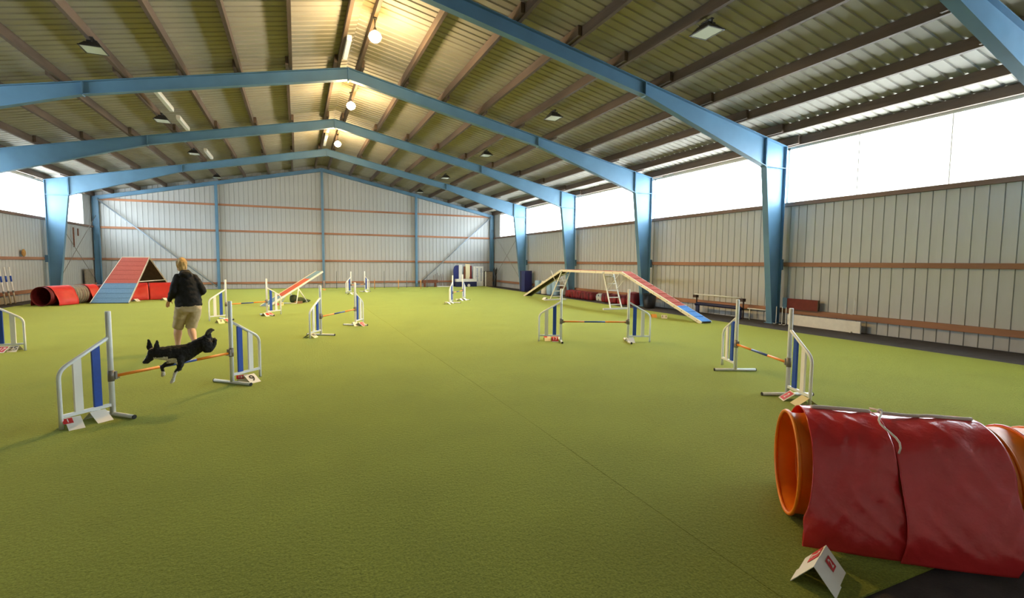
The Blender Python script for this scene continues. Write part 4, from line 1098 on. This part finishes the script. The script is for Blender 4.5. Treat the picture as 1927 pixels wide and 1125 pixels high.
ELL, HAL = (-0.195, -0.02, 1.10), (-0.275, 0.08, 0.935)
ELR, HAR = (0.325, 0.0, 1.09), (0.235, 0.25, 1.0)
HPL, KNL, ANL = (-0.055, 0.0, 0.78), (-0.145, 0.12, 0.43), (-0.160, 0.06, 0.09)
HPR, KNR, ANR = (0.175, 0.0, 0.78), (0.085, 0.02, 0.42), (0.150, -0.22, 0.16)
mb = MB()
loft(mb, [((0.06, 0, 0.78), 0.17, 0.12), ((0.055, 0.01, 0.95), 0.16, 0.11), ((0.045, 0.03, 1.15), 0.17, 0.11), ((0.035, 0.05, 1.32), 0.17, 0.10), ((0.02, 0.06, 1.42), 0.07, 0.06)])
limb(mb, [((0.015, 0.06, 1.40), 0.055), ((-0.02, 0.085, 1.50), 0.052)])
hc = Vector((-0.045, 0.105, 1.555)); rh = Matrix.Rotation(math.radians(38), 3, 'Z')     # face turned a little to the side
mb.ell(hc, 0.075, 0.092, 0.108, 22, 16, rh); mb.ell(hc + rh @ Vector((0, 0.03, -0.055)), 0.052, 0.06, 0.06, 16, 12, rh)
mb.ell(hc + rh @ Vector((0, 0.098, -0.015)), 0.013, 0.02, 0.024, 10, 8, rh)
for u in (-1, 1): mb.ell(hc + rh @ Vector((u * 0.077, -0.005, -0.01)), 0.010, 0.022, 0.032, 10, 8, rh)
limb(mb, [(SHL, 0.055), (ELL, 0.042), (HAL, 0.030)]); limb(mb, [(SHR, 0.055), (ELR, 0.042), (HAR, 0.030)])
def hand(mb, w_, d, thumb):
    w_, d = Vector(w_), Vector(d).normalized(); sd = d.cross(Vector((0, 0, 1))).normalized(); pn = sd.cross(d)
    rot = Matrix((sd, d, pn)).transposed()
    mb.ell(w_ + d * 0.05, 0.040, 0.052, 0.019, 14, 10, rot)
    for k, ln_ in enumerate((0.062, 0.074, 0.070, 0.054)):
        p0 = w_ + d * 0.088 + sd * (-0.029 + 0.0195 * k)
        p1 = p0 + d * ln_ * 0.55 - pn * 0.012; p2 = p1 + d * ln_ * 0.35 - pn * 0.03
        limb(mb, [(p0, 0.0092), (p1, 0.0086), (p2, 0.0076)])
    p0 = w_ + d * 0.03 + sd * thumb * 0.034; p1 = p0 + d * 0.03 + sd * thumb * 0.03 - pn * 0.008; p2 = p1 + d * 0.03 + sd * thumb * 0.008 - pn * 0.012
    limb(mb, [(p0, 0.013), (p1, 0.011), (p2, 0.009)])
hand(mb, HAL, (-0.25, 0.6, -0.65), 1); hand(mb, HAR, (-0.15, 0.9, -0.2), -1)
for H_, K_, A_ in ((HPL, KNL, ANL), (HPR, KNR, ANR)):
    K, A = Vector(K_), Vector(A_)
    limb(mb, [(H_, 0.10), (K_, 0.066)]); limb(mb, [(K_, 0.070), (K.lerp(A, 0.3) + Vector((0, -0.012, 0)), 0.078), (K.lerp(A, 0.7), 0.054), (A_, 0.042)])
limb(mb, [(ANL, 0.038), ((-0.17, 0.18, 0.05), 0.03)]); limb(mb, [(ANR, 0.038), ((0.155, -0.14, 0.06), 0.03)])
obj('body', remesh(mb, 0.0075, 4, 'body'), 'skin', person)
# eyes and mouth on the turned face
for u in (-1, 1): obj('eye', MB().ell(hc + rh @ Vector((u * 0.03, 0.083, 0.008)), 0.011, 0.006, 0.007, 10, 8, rh), 'eye_dark', person)
mb = MB()
loft(mb, [((0.065, -0.01, 0.815), 0.245, 0.165), ((0.06, -0.005, 0.9), 0.245, 0.165), ((0.055, 0.01, 1.05), 0.225, 0.155), ((0.045, 0.03, 1.2), 0.215, 0.15), ((0.035, 0.045, 1.31), 0.185, 0.135), ((0.025, 0.055, 1.39), 0.12, 0.11), ((0.012, 0.06, 1.46), 0.082, 0.085)], 26)
mb.ell((0.03, -0.05, 1.385), 0.12, 0.055, 0.06, 18, 12)
limb(mb, [(SHL, 0.080), (Vector(SHL).lerp(Vector(ELL), 0.5), 0.082), (ELL, 0.075), (Vector(ELL).lerp(Vector(HAL), 0.9), 0.052)])
limb(mb, [(SHR, 0.080), (Vector(SHR).lerp(Vector(ELR), 0.5), 0.082), (ELR, 0.075), (Vector(ELR).lerp(Vector(HAR), 0.95), 0.052)])
jk = remesh(mb, 0.012, 5, 'jacket')
for v in jk.vertices:
    q = v.co; v.co += v.normal * (0.012 * noise.noise((q.x * 7, q.y * 7, q.z * 14)) + 0.006 * noise.noise((q.x * 18 + q.z * 10, q.y * 12, q.z * 22)))
obj('jacket', jk, 'jacket_black', person)
mb = MB()
loft(mb, [((0.065, -0.01, 0.90), 0.19, 0.135), ((0.065, -0.015, 0.80), 0.232, 0.158), ((0.062, -0.018, 0.72), 0.225, 0.15)], 24)
for H_, K_ in ((HPL, KNL), (HPR, KNR)):
    H, K = Vector(H_), Vector(K_)
    loft(mb, [(H + Vector((0, -0.01, 0.02)), 0.13, 0.14), (H.lerp(K, 0.35), 0.128, 0.13), (H.lerp(K, 0.7), 0.112, 0.11), (H.lerp(K, 1.03), 0.102, 0.098)], 20)
mb.ell((-0.02, -0.07, 0.78), 0.115, 0.10, 0.12, 16, 12); mb.ell((0.15, -0.07, 0.78), 0.115, 0.10, 0.12, 16, 12)
sh = remesh(mb, 0.011, 3, 'shorts')
for v in sh.vertices:
    q = v.co; v.co += v.normal * (0.009 * noise.noise((q.x * 9, q.y * 9, q.z * 20)))
obj('shorts', sh, 'shorts_khaki', person)
hr = MB(); hr.ell(hc + rh @ Vector((0, -0.022, 0.022)), 0.094, 0.098, 0.108, 26, 18, rh); hr.ell(hc + rh @ Vector((0, -0.05, -0.045)), 0.080, 0.058, 0.07, 18, 12, rh)
hm = remesh(hr, 0.008, 2, 'hair')
for v in hm.vertices:
    q = v.co; v.co += v.normal * (0.016 * noise.noise((q.x * 30, q.y * 30, q.z * 12)) + 0.006)
obj('hair', hm, 'hair_blond', person)
def shoe(ankle, toe, tilt):
    an, to = Vector(ankle), Vector(toe)
    mb = MB(); d = (to - an)
    limb(mb, [(an + Vector((0, 0, -0.005)), 0.046), (an.lerp(to, 0.5) + Vector((0, 0, -0.012)), 0.044), (to, 0.036)]); mb.ell(an + Vector((0, -0.03, -0.035)), 0.042, 0.05, 0.04, 14, 10)
    sho = obj('shoe', remesh(mb, 0.009, 3, 'shoe'), 'shoe_dark', person)
    n_ = 20; base_ = [an + Vector((0, -0.075, -0.075 + tilt)), an.lerp(to, 0.5) + Vector((0, 0, -0.068 + tilt * 0.5)), to + Vector((0, 0.03, -0.035))]
    sl = MB(); loft(sl, [(base_[0], 0.03, 0.012), (base_[0] + Vector((0, 0.03, 0)), 0.042, 0.014), (base_[1], 0.044, 0.014), (base_[2] - Vector((0, 0.03, 0)), 0.044, 0.013), (base_[2], 0.025, 0.01)], 16)
    obj('sole', sl, 'shoe_sole', sho)
shoe((-0.160, 0.06, 0.085), (-0.172, 0.22, 0.048), 0.0); shoe((0.150, -0.22, 0.155), (0.158, -0.11, 0.048), 0.01)

# ------------------------------------------------------------------ black and white dog leaping over the bar
dpos = Vector((0, 0, EYE)) + ray(339, 666) * 5.6
dog = tag(empty('dog'), 'black and white border collie leaping over the jump bar', 'dog')
dog.matrix_world = facing(dpos)
K_ = 0.001396
def D(cx, cy, y=0.0): return Vector(((cx - 430) * K_, y, -(cy - 850) * K_))
mb = MB()
def oval(c_, rz_, ry_): return (c_, ry_, rz_)
body_r = [(D(318, 838), .050, .058), (D(350, 840), .072, .088), (D(395, 848), .086, .104), (D(440, 850), .088, .106), (D(490, 838), .080, .096), (D(545, 812), .070, .084), (D(600, 785), .070, .082), (D(645, 768), .074, .084), (D(680, 764), .062, .070), (D(700, 764), .035, .04)]
# ring planes lie across the spine; first radius is across the body
vs = []; n_ = 22; rings = []
for i, (c_, ry, rz) in enumerate(body_r):
    a = body_r[max(0, i - 1)][0]; b_ = body_r[min(len(body_r) - 1, i + 1)][0]; d = (b_ - a).normalized(); ey = Vector((0, 1, 0)); ez = d.cross(ey)
    for k in range(n_):
        t_ = 2 * math.pi * k / n_; vs.append(c_ + ey * ry * math.cos(t_) + ez * rz * math.sin(t_))
fs = [tuple(range(n_ - 1, -1, -1)), tuple((len(body_r) - 1) * n_ + k for k in range(n_))]
for i in range(len(body_r) - 1):
    for k in range(n_):
        l = (k + 1) % n_; fs.append((i * n_ + k, i * n_ + l, (i + 1) * n_ + l, (i + 1) * n_ + k))
mb.add(vs, fs, True)
limb(mb, [(D(345, 838), 0.086), (D(300, 834), 0.076), (D(248, 828), 0.066)])                     # neck
mb.ell(D(226, 828), 0.070, 0.058, 0.063, 18, 14)                                                # skull
limb(mb, [(D(208, 844), 0.046), (D(180, 870), 0.034), (D(158, 890), 0.025)])                     # muzzle
limb(mb, [(D(212, 868), 0.022), (D(186, 890), 0.015), (D(172, 900), 0.011)])                     # lower jaw
def ear(bx, by, tx, ty, y): 
    b_, t_ = D(bx, by, y), D(tx, ty, y * 1.1)
    loft(mb, [(b_, 0.036, 0.018), (b_.lerp(t_, 0.4), 0.033, 0.014), (b_.lerp(t_, 0.75), 0.022, 0.010), (t_, 0.008, 0.007)], 12)
ear(200, 798, 188, 716, 0.034); ear(250, 798, 256, 720, -0.036)
limb(mb, [(D(425, 880, -0.055), 0.060), (D(428, 925, -0.060), 0.042), (D(418, 962, -0.058), 0.029), (D(390, 984, -0.055), 0.021), (D(374, 1030, -0.055), 0.017)])
limb(mb, [(D(374, 1030, -0.055), 0.019), (D(364, 1056, -0.055), 0.022), (D(352, 1064, -0.055), 0.017)])
limb(mb, [(D(395, 880, 0.055), 0.055), (D(352, 918, 0.055), 0.036), (D(300, 938, 0.055), 0.024), (D(282, 952, 0.052), 0.021), (D(290, 985, 0.05), 0.018), (D(292, 1010, 0.05), 0.023), (D(282, 1018, 0.05), 0.017)])
for y in (-0.05, 0.05):
    limb(mb, [(D(650, 780, y), 0.068), (D(640, 815, y * 1.2), 0.050), (D(672, 822, y * 1.2), 0.038), (D(700, 800, y), 0.030), (D(714, 776, y), 0.026), (D(718, 756, y), 0.024)])
limb(mb, [(D(668, 735), 0.040), (D(662, 704), 0.038), (D(672, 682), 0.032), (D(694, 668), 0.022), (D(710, 670), 0.012)])   # tail
dm = remesh(mb, 0.0065, 3, 'dog_body')
for v in dm.vertices:
    q = v.co
    v.co += v.normal * (0.006 * noise.noise((q.x * 28, q.y * 40, q.z * 40)) + 0.004 * noise.noise((q.x * 70, q.y * 90, q.z * 90)))
for nm_, c_ in (('fur_black', (21, 19, 19)), ('fur_white', (226, 220, 208)), ('fur_brown_rim', (72, 66, 50))):
    mat(nm_, c_, 0.75, var=0.3, scale=60, bump=0.5, bscale=120); dm.materials.append(MATS[nm_])
def near(q, cx, cy, r, yy=None):
    p_ = D(cx, cy); return math.hypot(q.x - p_.x, q.z - p_.z) < r
for f in dm.polygons:
    q = f.center; cxp = q.x / K_ + 430; cyp = 850 - q.z / K_; jit = 14 * noise.noise((q.x * 40, q.y * 40, q.z * 40))
    i = 0
    if cyp + jit > 985 and cxp < 420: i = 1                                  # paws
    if 318 < cxp + jit < 405 and cyp > 872 and cyp < 922 and cxp > 320 and f.normal.z < 0.4: i = 1     # chest
    if 222 < cxp < 335 and 856 + jit * 0.5 < cyp < 905: i = 1                # throat ruff
    if abs(q.y) < 0.010 and cxp < 222 and cyp < 882 and f.normal.z > 0.2: i = 1     # blaze
    if cyp < 702 + jit and cxp > 630: i = 2
    if cxp > 640 and f.normal.z > 0.75: i = 2  # brownish rump, with a light rim painted on its upward faces
    f.material_index = i
obj('body', dm, None, dog)
obj('nose', MB().ell(D(147, 893), 0.013, 0.014, 0.011, 12, 8), 'eye_dark', dog)
for y in (-0.036, 0.036): obj('eye', MB().ell(D(203, 832, y), 0.008, 0.007, 0.008, 10, 8), 'eye_dark', dog)
obj('tongue', MB().ell(D(184, 886), 0.022, 0.011, 0.004, 12, 8, Matrix.Rotation(math.radians(40), 3, 'Y')), 'card_red', dog)
